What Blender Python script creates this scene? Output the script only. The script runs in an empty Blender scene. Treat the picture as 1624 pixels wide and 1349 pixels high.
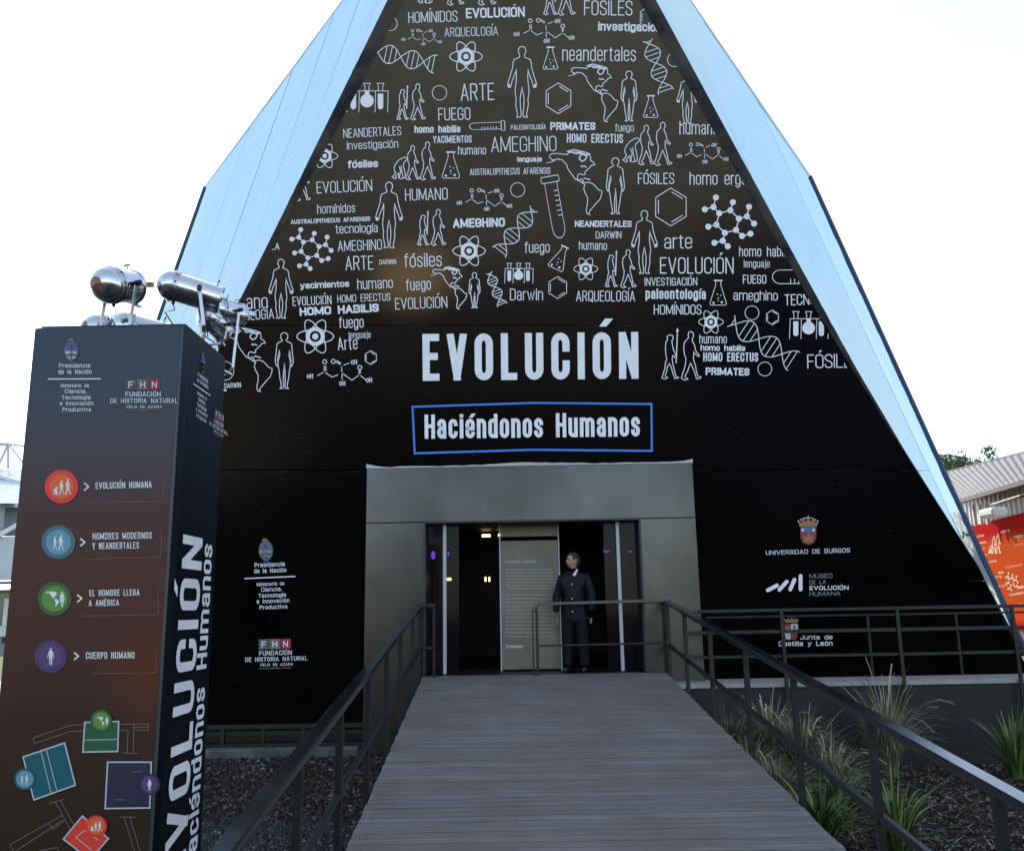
import bpy, bmesh, math, random
from mathutils import Vector, Matrix
from mathutils.geometry import tessellate_polygon
random.seed(7)
S = bpy.context.scene
COL = S.collection
rad = math.radians

# ------------------------------------------------------------------ camera, world, sun, exposure
FPX, PITCH, ROLL, EYE = 1400.0, math.atan(290/1400), rad(1.0), Vector((0, 0, 2.25))
_f = Vector((0, math.cos(PITCH), math.sin(PITCH))); _r = Vector((1, 0, 0)); _u = Vector((0, -math.sin(PITCH), math.cos(PITCH)))
CR = _r*math.cos(ROLL) - _u*math.sin(ROLL); CU = _u*math.cos(ROLL) + _r*math.sin(ROLL)
cam = bpy.data.cameras.new('camera'); cam.sensor_width = 36; cam.lens = FPX/1624*36; cam.clip_end = 2000; cam.clip_start = .05
co = bpy.data.objects.new('camera', cam); COL.objects.link(co)
M = Matrix((CR, CU, -_f)).transposed().to_4x4(); M.translation = EYE
co.matrix_world = M; S.camera = co

SUN_AZ, SUN_EL = rad(-13), rad(31)          # azimuth from +Y, towards -X
w = bpy.data.worlds.new('World'); S.world = w; w.use_nodes = True
nt = w.node_tree; bg = nt.nodes['Background']; bg.inputs[1].default_value = .14
sky = nt.nodes.new('ShaderNodeTexSky'); sky.sky_type = 'NISHITA'; sky.sun_disc = False
sky.sun_elevation = SUN_EL; sky.sun_rotation = SUN_AZ; sky.air_density = 1.0; sky.dust_density = .7; sky.ozone_density = 1.0
# thin high cloud over the whole sky
_tc = nt.nodes.new('ShaderNodeTexCoord'); _mp = nt.nodes.new('ShaderNodeMapping'); _mp.inputs['Scale'].default_value = (1, 1, 2.6); _mp.inputs['Location'].default_value = (3.1, .4, .2)
_nz = nt.nodes.new('ShaderNodeTexNoise'); _nz.inputs['Scale'].default_value = 1.7; _nz.inputs['Detail'].default_value = 6; _nz.inputs['Roughness'].default_value = .5
_cr = nt.nodes.new('ShaderNodeValToRGB'); _cr.color_ramp.elements[0].position = .34; _cr.color_ramp.elements[0].color = (.2, .2, .2, 1); _cr.color_ramp.elements[1].position = .66; _cr.color_ramp.elements[1].color = (.62, .62, .62, 1)
_mx = nt.nodes.new('ShaderNodeMix'); _mx.data_type = 'RGBA'; _mx.inputs[7].default_value = (1.6, 1.66, 1.66, 1)
nt.links.new(_tc.outputs['Generated'], _mp.inputs[0]); nt.links.new(_mp.outputs[0], _nz.inputs['Vector']); nt.links.new(_nz.outputs['Fac'], _cr.inputs[0])
nt.links.new(_cr.outputs[0], _mx.inputs[0]); nt.links.new(sky.outputs[0], _mx.inputs[6]); nt.links.new(_mx.outputs[2], bg.inputs[0])
sl = bpy.data.lights.new('sun', 'SUN'); sl.energy = 2.2; sl.angle = rad(.5); sl.color = (1, .93, .82)
so = bpy.data.objects.new('sun', sl); COL.objects.link(so)
SD = Vector((math.sin(SUN_AZ)*math.cos(SUN_EL), math.cos(SUN_AZ)*math.cos(SUN_EL), math.sin(SUN_EL)))
so.rotation_euler = SD.to_track_quat('Z', 'Y').to_euler()
S.view_settings.view_transform = 'Standard'; S.view_settings.look = 'None'
S.view_settings.exposure = 1.8; S.view_settings.gamma = 1; S.view_settings.use_curve_mapping = False
S.render.engine = 'CYCLES'; S.cycles.max_bounces = 6

# measuring aid: a sight line of the photograph cut by a real plane of the place
def ray(x, y): return _f + CR*((x-812)/FPX) - CU*((y-674.5)/FPX)
def at_y(x, y, Y): d = ray(x, y); return EYE + d*(Y/d.y)
def at_x(x, y, X): d = ray(x, y); return EYE + d*(X/d.x)
def at_z(x, y, Z): d = ray(x, y); return EYE + d*((Z-2.25)/d.z)
LEAN = rad(12); FP = Vector((0, 13.9, .6)); FN = Vector((0, -math.cos(LEAN), math.sin(LEAN)))
def on_wall(x, y, off=0.0):
    d = ray(x, y); t = ((FP + FN*off - EYE).dot(FN))/d.dot(FN); return EYE + d*t

# ------------------------------------------------------------------ materials
def mat(name, col=(.5, .5, .5), rough=.6, metal=0, spec=.5, emit=None, es=1, trans=0):
    m = bpy.data.materials.new(name); m.use_nodes = True
    b = m.node_tree.nodes['Principled BSDF']
    b.inputs['Base Color'].default_value = (*col, 1); b.inputs['Roughness'].default_value = rough
    b.inputs['Metallic'].default_value = metal; b.inputs['Specular IOR Level'].default_value = spec
    if trans: b.inputs['Transmission Weight'].default_value = trans
    if emit: b.inputs['Emission Color'].default_value = (*emit, 1); b.inputs['Emission Strength'].default_value = es
    return m
def N(m, t, **k):
    n = m.node_tree.nodes.new(t)
    for a, v in k.items(): setattr(n, a, v)
    return n
def L(m, a, b): m.node_tree.links.new(a, b)
def B(m): return m.node_tree.nodes['Principled BSDF']
def coords(m, kind='Object', scale=(1, 1, 1)):
    tc = N(m, 'ShaderNodeTexCoord'); mp = N(m, 'ShaderNodeMapping'); mp.inputs['Scale'].default_value = scale
    L(m, tc.outputs[kind], mp.inputs[0]); return mp.outputs[0]
def noise(m, vec, scale, detail=5, rough=.6):
    n = N(m, 'ShaderNodeTexNoise'); n.inputs['Scale'].default_value = scale; n.inputs['Detail'].default_value = detail
    n.inputs['Roughness'].default_value = rough; L(m, vec, n.inputs['Vector']); return n.outputs['Fac']
def ramp(m, fac, stops):
    r = N(m, 'ShaderNodeValToRGB'); e = r.color_ramp.elements
    while len(e) < len(stops): e.new(.5)
    for q, (p, c) in zip(e, stops): q.position = p; q.color = (*c, 1) if len(c) == 3 else c
    L(m, fac, r.inputs[0]); return r.outputs[0]
def vary(m, c0, c1, scale=3, vscale=(1, 1, 1), lo=.3, hi=.7, kind='Object'):
    L(m, ramp(m, noise(m, coords(m, kind, vscale), scale), [(lo, c0), (hi, c1)]), B(m).inputs['Base Color'])
def bump(m, scale, strength=.2, dist=.01, vscale=(1, 1, 1), detail=5, kind='Object'):
    b = N(m, 'ShaderNodeBump'); b.inputs['Strength'].default_value = strength; b.inputs['Distance'].default_value = dist
    L(m, noise(m, coords(m, kind, vscale), scale, detail), b.inputs['Height']); L(m, b.outputs[0], B(m).inputs['Normal'])
def rvary(m, lo, hi, scale=4, vscale=(1, 1, 1)):
    L(m, ramp(m, noise(m, coords(m, 'Object', vscale), scale), [(.3, (lo,)*3), (.7, (hi,)*3)]), B(m).inputs['Roughness'])
def posz(m, z0, z1, axis=2):
    g = N(m, 'ShaderNodeNewGeometry'); s = N(m, 'ShaderNodeSeparateXYZ'); L(m, g.outputs['Position'], s.inputs[0])
    r = N(m, 'ShaderNodeMapRange'); r.inputs[1].default_value = z0; r.inputs[2].default_value = z1
    L(m, s.outputs[axis], r.inputs[0]); return r.outputs[0]
def mixc(m, fac, a, b, mode='MIX'):
    n = N(m, 'ShaderNodeMix', data_type='RGBA', blend_type=mode)
    if isinstance(fac, (int, float)): n.inputs[0].default_value = fac
    else: L(m, fac, n.inputs[0])
    for s, v in ((6, a), (7, b)):
        if isinstance(v, tuple): n.inputs[s].default_value = (*v, 1)
        else: L(m, v, n.inputs[s])
    return n.outputs[2]
def blob(m, c, r):      # soft spot: 1 at c, 0 at distance r
    g = N(m, 'ShaderNodeNewGeometry'); d = N(m, 'ShaderNodeVectorMath', operation='DISTANCE')
    L(m, g.outputs['Position'], d.inputs[0]); d.inputs[1].default_value = c
    q = N(m, 'ShaderNodeMapRange', interpolation_type='SMOOTHERSTEP'); q.inputs[1].default_value = 0; q.inputs[2].default_value = r
    q.inputs[3].default_value = 1; q.inputs[4].default_value = 0; L(m, d.outputs['Value'], q.inputs[0]); return q.outputs[0]

# printed vinyl of the front wall: brown tone running out to black low down, with a golden soft spot
VINYL = mat('printed_vinyl', (.01, .01, .01), .33, 0, .05)
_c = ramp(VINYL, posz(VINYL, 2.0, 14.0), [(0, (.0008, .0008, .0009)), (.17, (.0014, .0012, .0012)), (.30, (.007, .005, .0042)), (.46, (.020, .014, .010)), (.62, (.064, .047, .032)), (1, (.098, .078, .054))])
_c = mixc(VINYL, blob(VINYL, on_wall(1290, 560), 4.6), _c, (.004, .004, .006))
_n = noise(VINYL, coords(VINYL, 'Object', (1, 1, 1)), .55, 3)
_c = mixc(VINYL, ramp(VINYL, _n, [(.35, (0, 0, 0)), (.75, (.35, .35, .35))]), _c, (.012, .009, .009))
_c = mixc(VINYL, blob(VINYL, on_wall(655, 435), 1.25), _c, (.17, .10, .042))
_c = mixc(VINYL, blob(VINYL, on_wall(345, 680), 2.6), _c, (.019, .013, .0085))  # brownish sheen at lower left, painted into the colour
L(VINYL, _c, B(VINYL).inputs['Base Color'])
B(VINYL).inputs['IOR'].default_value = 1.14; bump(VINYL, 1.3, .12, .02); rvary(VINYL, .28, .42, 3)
VINYL_EDGE = mat('black_vinyl_flap', (.022, .017, .013), .3, 0, .2); vary(VINYL_EDGE, (.004, .004, .004), (.045, .034, .024), 1.1, lo=.4, hi=.6); bump(VINYL_EDGE, 1.6, .8, .08)  # light and dark blotches paint the shading of crumpled vinyl into the colour
PRINT = mat('white_print', (.62, .65, .74), .45, 0, .3); vary(PRINT, (.70, .69, .70), (.80, .79, .80), 4)
BLUE = mat('blue_print', (.035, .2, .68), .4)
def flat(name, c, r=.45): m = mat(name, c, r, 0, .3); return m
MIRROR = mat('mirror_sheet', (.76, .95, .94), .07, 1)
def _mirror():
    m = MIRROR; v = coords(m, 'Object', (1, 1, .25))
    a = noise(m, v, .9, 3); b2 = noise(m, coords(m, 'Object', (1, 1, .05)), 9, 2)
    ad = N(m, 'ShaderNodeMath', operation='MULTIPLY_ADD'); L(m, b2, ad.inputs[0]); ad.inputs[1].default_value = .04; L(m, a, ad.inputs[2])
    b = N(m, 'ShaderNodeBump'); b.inputs['Strength'].default_value = .36; b.inputs['Distance'].default_value = .12
    L(m, ad.outputs[0], b.inputs['Height']); L(m, b.outputs[0], B(m).inputs['Normal'])
    sc = ramp(m, noise(m, coords(m, 'Object', (3, 3, .35)), 4, 2), [(.66, (.75, .94, .94)), (.74, (.92, 1, 1))])
    L(m, sc, B(m).inputs['Base Color'])
_mirror()
STEEL_DK = mat('dark_painted_steel', (.012, .012, .012), .45, .0, .35); vary(STEEL_DK, (.004, .004, .0045), (.011, .010, .009), 6); rvary(STEEL_DK, .3, .5, 8)
RAILTOP = mat('gloss_black_rail_paint', (.010, .011, .012), .16, 0, .6); rvary(RAILTOP, .14, .24, 1.5)
CLAD = mat('grey_composite_panel', (.1, .1, .1), .26, .9); vary(CLAD, (.038, .035, .031), (.082, .083, .084), .45, (1, 1, .6)); rvary(CLAD, .2, .3, 1.2); bump(CLAD, .8, .15, .03)
WHITE = mat('white_paint', (.75, .75, .74), .5)
TRIMDK = mat('dark_blue_edge_trim', (.03, .045, .10), .3, .3)
BLACK = mat('interior_black', (.008, .008, .009), .5, 0, .2)
DKWALL = mat('interior_brown_wall', (.02, .016, .013), .6); vary(DKWALL, (.009, .007, .006), (.022, .017, .013), 2)
REVEAL = mat('door_frame_metal', (.05, .05, .05), .5, .4)
CHROME = mat('polished_aluminium', (.62, .64, .67), .2, 1); rvary(CHROME, .14, .32, 12); bump(CHROME, 14, .12, .004)
CHROME2 = mat('dull_aluminium', (.5, .5, .52), .3, 1)
def _wood():
    m = mat('weathered_deck_wood', (.2, .19, .18), .75, 0, .3)
    oi = N(m, 'ShaderNodeObjectInfo')
    tc = N(m, 'ShaderNodeTexCoord'); mp = N(m, 'ShaderNodeMapping'); mp.inputs['Scale'].default_value = (.9, 30, 30)
    ad = N(m, 'ShaderNodeVectorMath', operation='ADD'); L(m, tc.outputs['Object'], ad.inputs[0])
    cm = N(m, 'ShaderNodeCombineXYZ'); ml = N(m, 'ShaderNodeMath', operation='MULTIPLY'); L(m, oi.outputs['Random'], ml.inputs[0]); ml.inputs[1].default_value = 50
    L(m, ml.outputs[0], cm.inputs[0]); L(m, ml.outputs[0], cm.inputs[1]); L(m, cm.outputs[0], ad.inputs[1]); L(m, ad.outputs[0], mp.inputs[0])
    g = noise(m, mp.outputs[0], 1.6, 8, .7)
    c = ramp(m, g, [(.26, (.080, .074, .070)), (.5, (.168, .158, .150)), (.76, (.29, .275, .26))])
    t = ramp(m, oi.outputs['Random'], [(0, (.84, .85, .88)), (.35, (.98, .96, .93)), (.6, (.93, .86, .80)), (.8, (1.03, 1.01, .98)), (1, (1.16, 1.12, 1.07))])
    c = mixc(m, 1.0, c, t, 'MULTIPLY')
    # blotchy wear patches that cross several boards
    p = noise(m, coords(m, 'Generated', (1, 1, 1)), 2.0, 3)
    g2 = N(m, 'ShaderNodeNewGeometry'); pn = N(m, 'ShaderNodeTexNoise'); pn.inputs['Scale'].default_value = 1.5; L(m, g2.outputs['Position'], pn.inputs['Vector'])
    c = mixc(m, ramp(m, pn.outputs['Fac'], [(.42, (0, 0, 0)), (.68, (.7, .7, .7))]), c, (.135, .113, .098))
    L(m, c, B(m).inputs['Base Color'])
    b = N(m, 'ShaderNodeBump'); b.inputs['Strength'].default_value = .5; b.inputs['Distance'].default_value = .004; L(m, g, b.inputs['Height']); L(m, b.outputs[0], B(m).inputs['Normal'])
    return m
WOOD = _wood()
SOIL = mat('garden_soil', (.03, .024, .02), .95, 0, .1); vary(SOIL, (.016, .013, .012), (.05, .038, .03), 3); bump(SOIL, 20, .8, .03)
CHIPS = mat('bark_chips', (.07, .055, .045), .9, 0, .2)
GRAVEL = mat('dark_gravel', (.06, .062, .068), .6, 0, .4)
for m_, st in ((CHIPS, [(0, (.012, .009, .008)), (.45, (.035, .025, .020)), (.8, (.075, .056, .045)), (1, (.20, .17, .15))]), (GRAVEL, [(0, (.006, .006, .007)), (.6, (.020, .020, .022)), (.92, (.06, .06, .062)), (1, (.32, .32, .32))])):
    v = N(m_, 'ShaderNodeVertexColor'); v.layer_name = 'tone'; L(m_, ramp(m_, v.outputs[0], st), B(m_).inputs['Base Color'])
CONC = mat('concrete', (.3, .29, .28), .85); vary(CONC, (.22, .215, .20), (.36, .35, .33), 5); bump(CONC, 30, .3, .005)
PLINTH = mat('dark_plinth_paint', (.03, .033, .038), .6, 0, .3); vary(PLINTH, (.010, .011, .012), (.019, .020, .021), .9); bump(PLINTH, 1.5, .3, .03)
PALE = mat('pale_painted_wall', (.62, .64, .65), .7); vary(PALE, (.54, .57, .58), (.66, .67, .68), 1)
GREYB = mat('slate_grey_cladding', (.16, .19, .22), .6)
ROOFM = mat('pale_metal_roof', (.5, .56, .6), .35, .4); vary(ROOFM, (.42, .48, .52), (.58, .64, .68), 3)
LAWN = mat('lawn_grass', (.09, .12, .03), .9, 0, .1); vary(LAWN, (.06, .09, .02), (.15, .16, .05), 4); bump(LAWN, 40, .8, .03)

# ------------------------------------------------------------------ object helpers
def link(name, me, parent=None, m=None):
    o = bpy.data.objects.new(name, me); COL.objects.link(o)
    if m is not None and me is not None and not me.materials: me.materials.append(m)
    if parent is not None: o.parent = parent
    return o
def pyd(name, vs, fs, m=None, parent=None, smooth=False):
    me = bpy.data.meshes.new(name); me.from_pydata([tuple(v) for v in vs], [], fs); me.update()
    if smooth:
        for p in me.polygons: p.use_smooth = True
    return link(name, me, parent, m)
def tag(o, label=None, cat=None, group=None, kind=None):
    if label: o['label'] = label
    if cat: o['category'] = cat
    if group: o['group'] = group
    if kind: o['kind'] = kind
    return o
def thing(name, label, cat, loc=(0, 0, 0), group=None):
    o = bpy.data.objects.new(name, None); COL.objects.link(o); o.location = loc; o.empty_display_size = .2
    return tag(o, label, cat, group)
class MB:
    def __init__(s, org=(0, 0, 0)): s.v = []; s.f = []; s.o = Vector(org)
    def poly(s, pts): n = len(s.v); s.v += [Vector(p)-s.o for p in pts]; s.f.append(tuple(range(n, n+len(pts)))); return s
    def box(s, x0, x1, y0, y1, z0, z1):
        n = len(s.v)
        s.v += [Vector(p)-s.o for p in ((x0, y0, z0), (x1, y0, z0), (x1, y1, z0), (x0, y1, z0), (x0, y0, z1), (x1, y0, z1), (x1, y1, z1), (x0, y1, z1))]
        s.f += [tuple(n+i for i in q) for q in ((0, 3, 2, 1), (4, 5, 6, 7), (0, 1, 5, 4), (1, 2, 6, 5), (2, 3, 7, 6), (3, 0, 4, 7))]; return s
    def beam(s, a, b, wd, h, up=(0, 0, 1)):
        a = Vector(a); b = Vector(b); d = (b-a).normalized(); up = Vector(up)
        if abs(d.dot(up)) > .98: up = Vector((0, 1, 0))
        x = d.cross(up).normalized(); z = x.cross(d)
        n = len(s.v)
        for p in (a, b):
            for sx, sz in ((-1, -1), (1, -1), (1, 1), (-1, 1)): s.v.append(p+x*sx*wd/2+z*sz*h/2-s.o)
        s.f += [tuple(n+i for i in q) for q in ((0, 1, 2, 3), (7, 6, 5, 4), (0, 4, 5, 1), (1, 5, 6, 2), (2, 6, 7, 3), (3, 7, 4, 0))]; return s
    def tube(s, pts, r, k=8, caps=True):
        pts = [Vector(p) for p in pts]; rs = r if isinstance(r, (list, tuple)) else [r]*len(pts)
        n = len(s.v); pv = None
        for i, p in enumerate(pts):
            d = (pts[min(i+1, len(pts)-1)]-pts[max(i-1, 0)]).normalized()
            if pv is None: x = d.orthogonal().normalized()
            else: x = (pv - d*pv.dot(d)).normalized()
            pv = x; y = d.cross(x)
            for j in range(k): a = 2*math.pi*j/k; s.v.append(p+(x*math.cos(a)+y*math.sin(a))*rs[i]-s.o)
        for i in range(len(pts)-1):
            for j in range(k): s.f.append((n+i*k+j, n+i*k+(j+1) % k, n+(i+1)*k+(j+1) % k, n+(i+1)*k+j))
        if caps: s.f.append(tuple(n+j for j in reversed(range(k)))); s.f.append(tuple(n+(len(pts)-1)*k+j for j in range(k)))
        return s
    def build(s, name, m, parent=None, smooth=False, bevel=0):
        o = pyd(name, s.v, s.f, m, parent, smooth)
        if parent is None: o.location = s.o
        if bevel:
            b = o.modifiers.new('bevel', 'BEVEL'); b.width = bevel; b.segments = 2; b.limit_method = 'ANGLE'
        return o

# ------------------------------------------------------------------ a condensed stroke alphabet, cut as flat print
def arc(cx, cy, rx, ry, a0, a1, n=8): return [(cx+rx*math.cos(rad(a0+(a1-a0)*i/n)), cy+ry*math.sin(rad(a0+(a1-a0)*i/n))) for i in range(n+1)]
q = .17; X = .77; r_ = .5
TOP = lambda h=1, a=180, b=0: arc(.5, h-q, .5, q, a, b)
BOT = lambda a=180, b=360, h=0: arc(.5, h+q, .5, q, a, b)
def closed(p): return ('c', p)
G = {}
def g(ch, wd, *st): G[ch] = (wd, st)
g('A', 1.1, [(0, 0), (.5, 1)], [(.5, 1), (1, 0)], [(.17, .3), (.83, .3)]); g('B', 1, [(0, .5), (.5, .5)]+arc(.6, .5+.125, .35, .125, -90, 0, 4)+arc(.6, .875, .35, .125, 0, 90, 4)+[(0, 1), (0, 0), (.5, 0)]+arc(.6, .14, .4, .14, -90, 0, 4)+arc(.6, .36, .4, .14, 0, 90, 4)+[(.3, .5)])
g('C', 1, [(1, .7)]+TOP(1, 0, 180)+BOT(180, 360)+[(1, .3)]); g('D', 1, closed([(0, 0), (0, 1), (.4, 1)]+arc(.4, 1-q, .6, q, 90, 0, 5)+arc(.4, q, .6, q, 0, -90, 5)))
g('E', .85, [(1, 1), (0, 1), (0, 0), (1, 0)], [(0, .52), (.85, .52)]); g('F', .82, [(1, 1), (0, 1), (0, 0)], [(0, .5), (.85, .5)])
g('G', 1, [(1, .72)]+TOP(1, 0, 180)+BOT(180, 360)+[(1, .46), (.55, .46)]); g('H', 1, [(0, 0), (0, 1)], [(1, 0), (1, 1)], [(0, .52), (1, .52)])
g('I', 0, [(0, 0), (0, 1)]); g('J', .8, [(1, 1)]+BOT(360, 180)+[(0, .25)]); g('L', .8, [(0, 1), (0, 0), (1, 0)])
g('M', 1.45, [(0, 0), (0, 1)], [(1, 0), (1, 1)], ('n', [(.02, 1), (.5, .06)]), ('n', [(.98, 1), (.5, .06)])); g('N', 1.1, [(0, 0), (0, 1)], [(1, 0), (1, 1)], ('n', [(.02, 1.02), (.98, -.02)])); g('O', 1, closed(TOP(1, 180, 0)+BOT(360, 180)))
g('P', .95, [(0, 0), (0, 1), (.5, 1)]+arc(.5, 1-.13, .5, .13, 90, 0, 4)+arc(.5, .58, .5, .13, 0, -90, 4)+[(0, .45)]); g('Q', 1, closed(TOP(1, 180, 0)+BOT(360, 180)), [(.6, .2), (1.1, -.08)])
g('R', 1, [(0, 0), (0, 1), (.5, 1)]+arc(.5, 1-.13, .48, .13, 90, 0, 4)+arc(.5, .62, .48, .13, 0, -90, 4)+[(0, .49)], [(.55, .49), (1, 0)])
g('S', .95, [(1, .75)]+TOP(1, 0, 180)+[(0, .72), (.1, .6), (.9, .4), (1, .28)]+BOT(360, 180)+[(0, .25)]); g('T', .95, [(0, 1), (1, 1)], [(.5, 1), (.5, 0)])
g('U', 1, [(0, 1)]+BOT(180, 360)+[(1, 1)]); g('V', 1.1, [(0, 1), (.5, 0)], [(.5, 0), (1, 1)]); g('W', 1.6, [(0, 1), (.27, 0)], [(.27, 0), (.5, .9)], [(.5, .9), (.73, 0)], [(.73, 0), (1, 1)]); g('Y', 1.05, [(0, 1), (.5, .45)], [(.5, .45), (1, 1)], [(.5, .45), (.5, 0)])
g('Z', .9, [(0, 1), (1, 1), (0, 0), (1, 0)]); g('X', 1, [(0, 0), (1, 1)], [(0, 1), (1, 0)]); g(' ', .75); g('>', .8, [(0, .85), (1, .45), (0, .05)])
g(',', 0, [(0, .05), (0, -.1)]); g('.', 0, [(0, 0), (0, .01)])
g('a', .9, [(.05, X-.17)]+arc(.5, X-.15, .45, .15, 170, 0)+[(.95, 0)], [(.95, .42), (.45, .42)]+arc(.45, .21, .45, .21, 90, 270)+[(.7, .02), (.95, .15)]); g('b', .9, [(0, 0), (0, 1)], arc(.5, X-q, .5, q, 180, 0)+BOT(360, 180))
g('c', .85, TOP(X, 0, 180)+BOT(180, 360)); g('d', .9, [(1, 0), (1, 1)], arc(.5, X-q, .5, q, 0, 180)+BOT(180, 360)); g('e', .88, [(0, .38), (1, .38)]+TOP(X, 0, 180)+BOT(180, 350))
g('f', .55, arc(.9, 1-.14, .55, .14, 80, 180, 5)+[(.35, 0)], [(0, X), (1, X)]); g('g', .9, [(1, X), (1, -.08)]+arc(.5, -.08, .5, .15, 0, -170), arc(.5, X-q, .5, q, 0, 180)+BOT(180, 360))
g('h', .9, [(0, 0), (0, 1)], arc(.5, X-q, .5, q, 180, 0)+[(1, 0)]); g('i', 0, [(0, 0), (0, X)], ('dot', 0)); g('j', .25, [(1, X), (1, -.1)]+arc(.3, -.1, .7, .12, 0, -90, 4), ('dot', 1))
g('l', 0, [(0, 0), (0, 1)]); g('m', 1.75, [(0, 0), (0, X)], arc(.25, X-q, .25, q, 180, 0)+[(.5, 0)], [(.5, X-q)]+arc(.75, X-q, .25, q, 180, 0)+[(1, 0)]); g('n', .9, [(0, 0), (0, X)], arc(.5, X-q, .5, q, 180, 0)+[(1, 0)])
g('o', .9, closed(TOP(X, 180, 0)+BOT(360, 180))); g('p', .9, [(0, -.22), (0, X)], arc(.5, X-q, .5, q, 180, 0)+BOT(360, 180)); g('r', .5, [(0, 0), (0, X)], arc(.8, X-.22, .8, .2, 180, 75, 5))
g('s', .82, TOP(X, 0, 180)+[(0, X-.19), (.14, .46), (.86, .33), (1, .2)]+BOT(360, 180)); g('t', .55, [(.4, 1-.07), (.4, .14)]+arc(.85, .14, .45, .14, 180, 270, 4)+[(1, 0)], [(0, X), (1, X)]); g('u', .9, [(0, X)]+BOT(180, 360)+[(1, 0.17)], [(1, 0), (1, X)])
g('v', .9, [(0, X), (.5, 0)], [(.5, 0), (1, X)]); g('w', 1.5, [(0, X), (.27, 0), (.5, .65), (.73, 0), (1, X)]); g('y', .95, [(0, X), (.5, 0)], [(1, X), (.35, -.22), (.05, -.22)]); g('z', .85, [(0, X), (1, X), (0, 0), (1, 0)])
for a_, b_ in zip('ÁÉÍÓÚ', 'AEIOU'): G[a_] = (G[b_][0], G[b_][1]+(('acc', 1.12),))
for a_, b_ in zip('áéíóú', 'aeıou'): G[a_] = ((0, ([(0, 0), (0, X)],)) if b_ == 'ı' else G[b_]); G[a_] = (G[a_][0], G[a_][1]+(('acc', -1),))

def ribbon(pts, t, close=False, cap=True):
    """flat strip of width t along pts, as convex pieces with mitred corners"""
    p = []
    for a in pts:
        if not p or math.hypot(a[0]-p[-1][0], a[1]-p[-1][1]) > 1e-6: p.append(a)
    if close and math.hypot(p[0][0]-p[-1][0], p[0][1]-p[-1][1]) < 1e-6: p.pop()
    n = len(p)
    if n < 2: return []
    if not close and cap:
        def ext(a, b): d = math.hypot(a[0]-b[0], a[1]-b[1]); return (a[0]+(a[0]-b[0])/d*t/2, a[1]+(a[1]-b[1])/d*t/2)
        p = [ext(p[0], p[1])]+p[1:-1]+[ext(p[-1], p[-2])] if n > 2 else [ext(p[0], p[1]), ext(p[1], p[0])]
    Ls = []; Rs = []
    for i in range(n):
        a = p[(i-1) % n] if (close or i > 0) else None; b = p[i]; c = p[(i+1) % n] if (close or i < n-1) else None
        def nrm(u, v): d = math.hypot(v[0]-u[0], v[1]-u[1]) or 1; return (-(v[1]-u[1])/d, (v[0]-u[0])/d)
        n1 = nrm(a, b) if a else nrm(b, c); n2 = nrm(b, c) if c else n1
        mx, my = n1[0]+n2[0], n1[1]+n2[1]; ml = math.hypot(mx, my)
        if ml < .35: mx, my, k = n1[0], n1[1], 1
        else: mx, my = mx/ml, my/ml; k = min(1/max(mx*n1[0]+my*n1[1], .1), 2.6)
        Ls.append((b[0]+mx*k*t/2, b[1]+my*k*t/2)); Rs.append((b[0]-mx*k*t/2, b[1]-my*k*t/2))
    return [[Ls[i], Rs[i], Rs[(i+1) % n], Ls[(i+1) % n]] for i in range(n if close else n-1)]
def fill(pts):
    tr = tessellate_polygon([[Vector((a, b, 0)) for a, b in pts]]); return [[pts[i] for i in t] for t in tr]
def disc(cx, cy, r, k=16, ry=None): return [[(cx+r*math.cos(2*math.pi*i/k), cy+(ry or r)*math.sin(2*math.pi*i/k)) for i in range(k)]]
def ycut(poly, lo, hi):
    for sg, lim in ((1, lo), (-1, -hi)):
        o = []
        for i in range(len(poly)):
            p, r2 = poly[i], poly[(i+1) % len(poly)]; dp, dq = sg*p[1]-lim, sg*r2[1]-lim
            if dp >= 0: o.append(p)
            if dp*dq < 0: k = dp/(dp-dq); o.append((p[0]+(r2[0]-p[0])*k, p[1]+(r2[1]-p[1])*k))
        poly = o
        if len(poly) < 3: return None
    return poly
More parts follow.
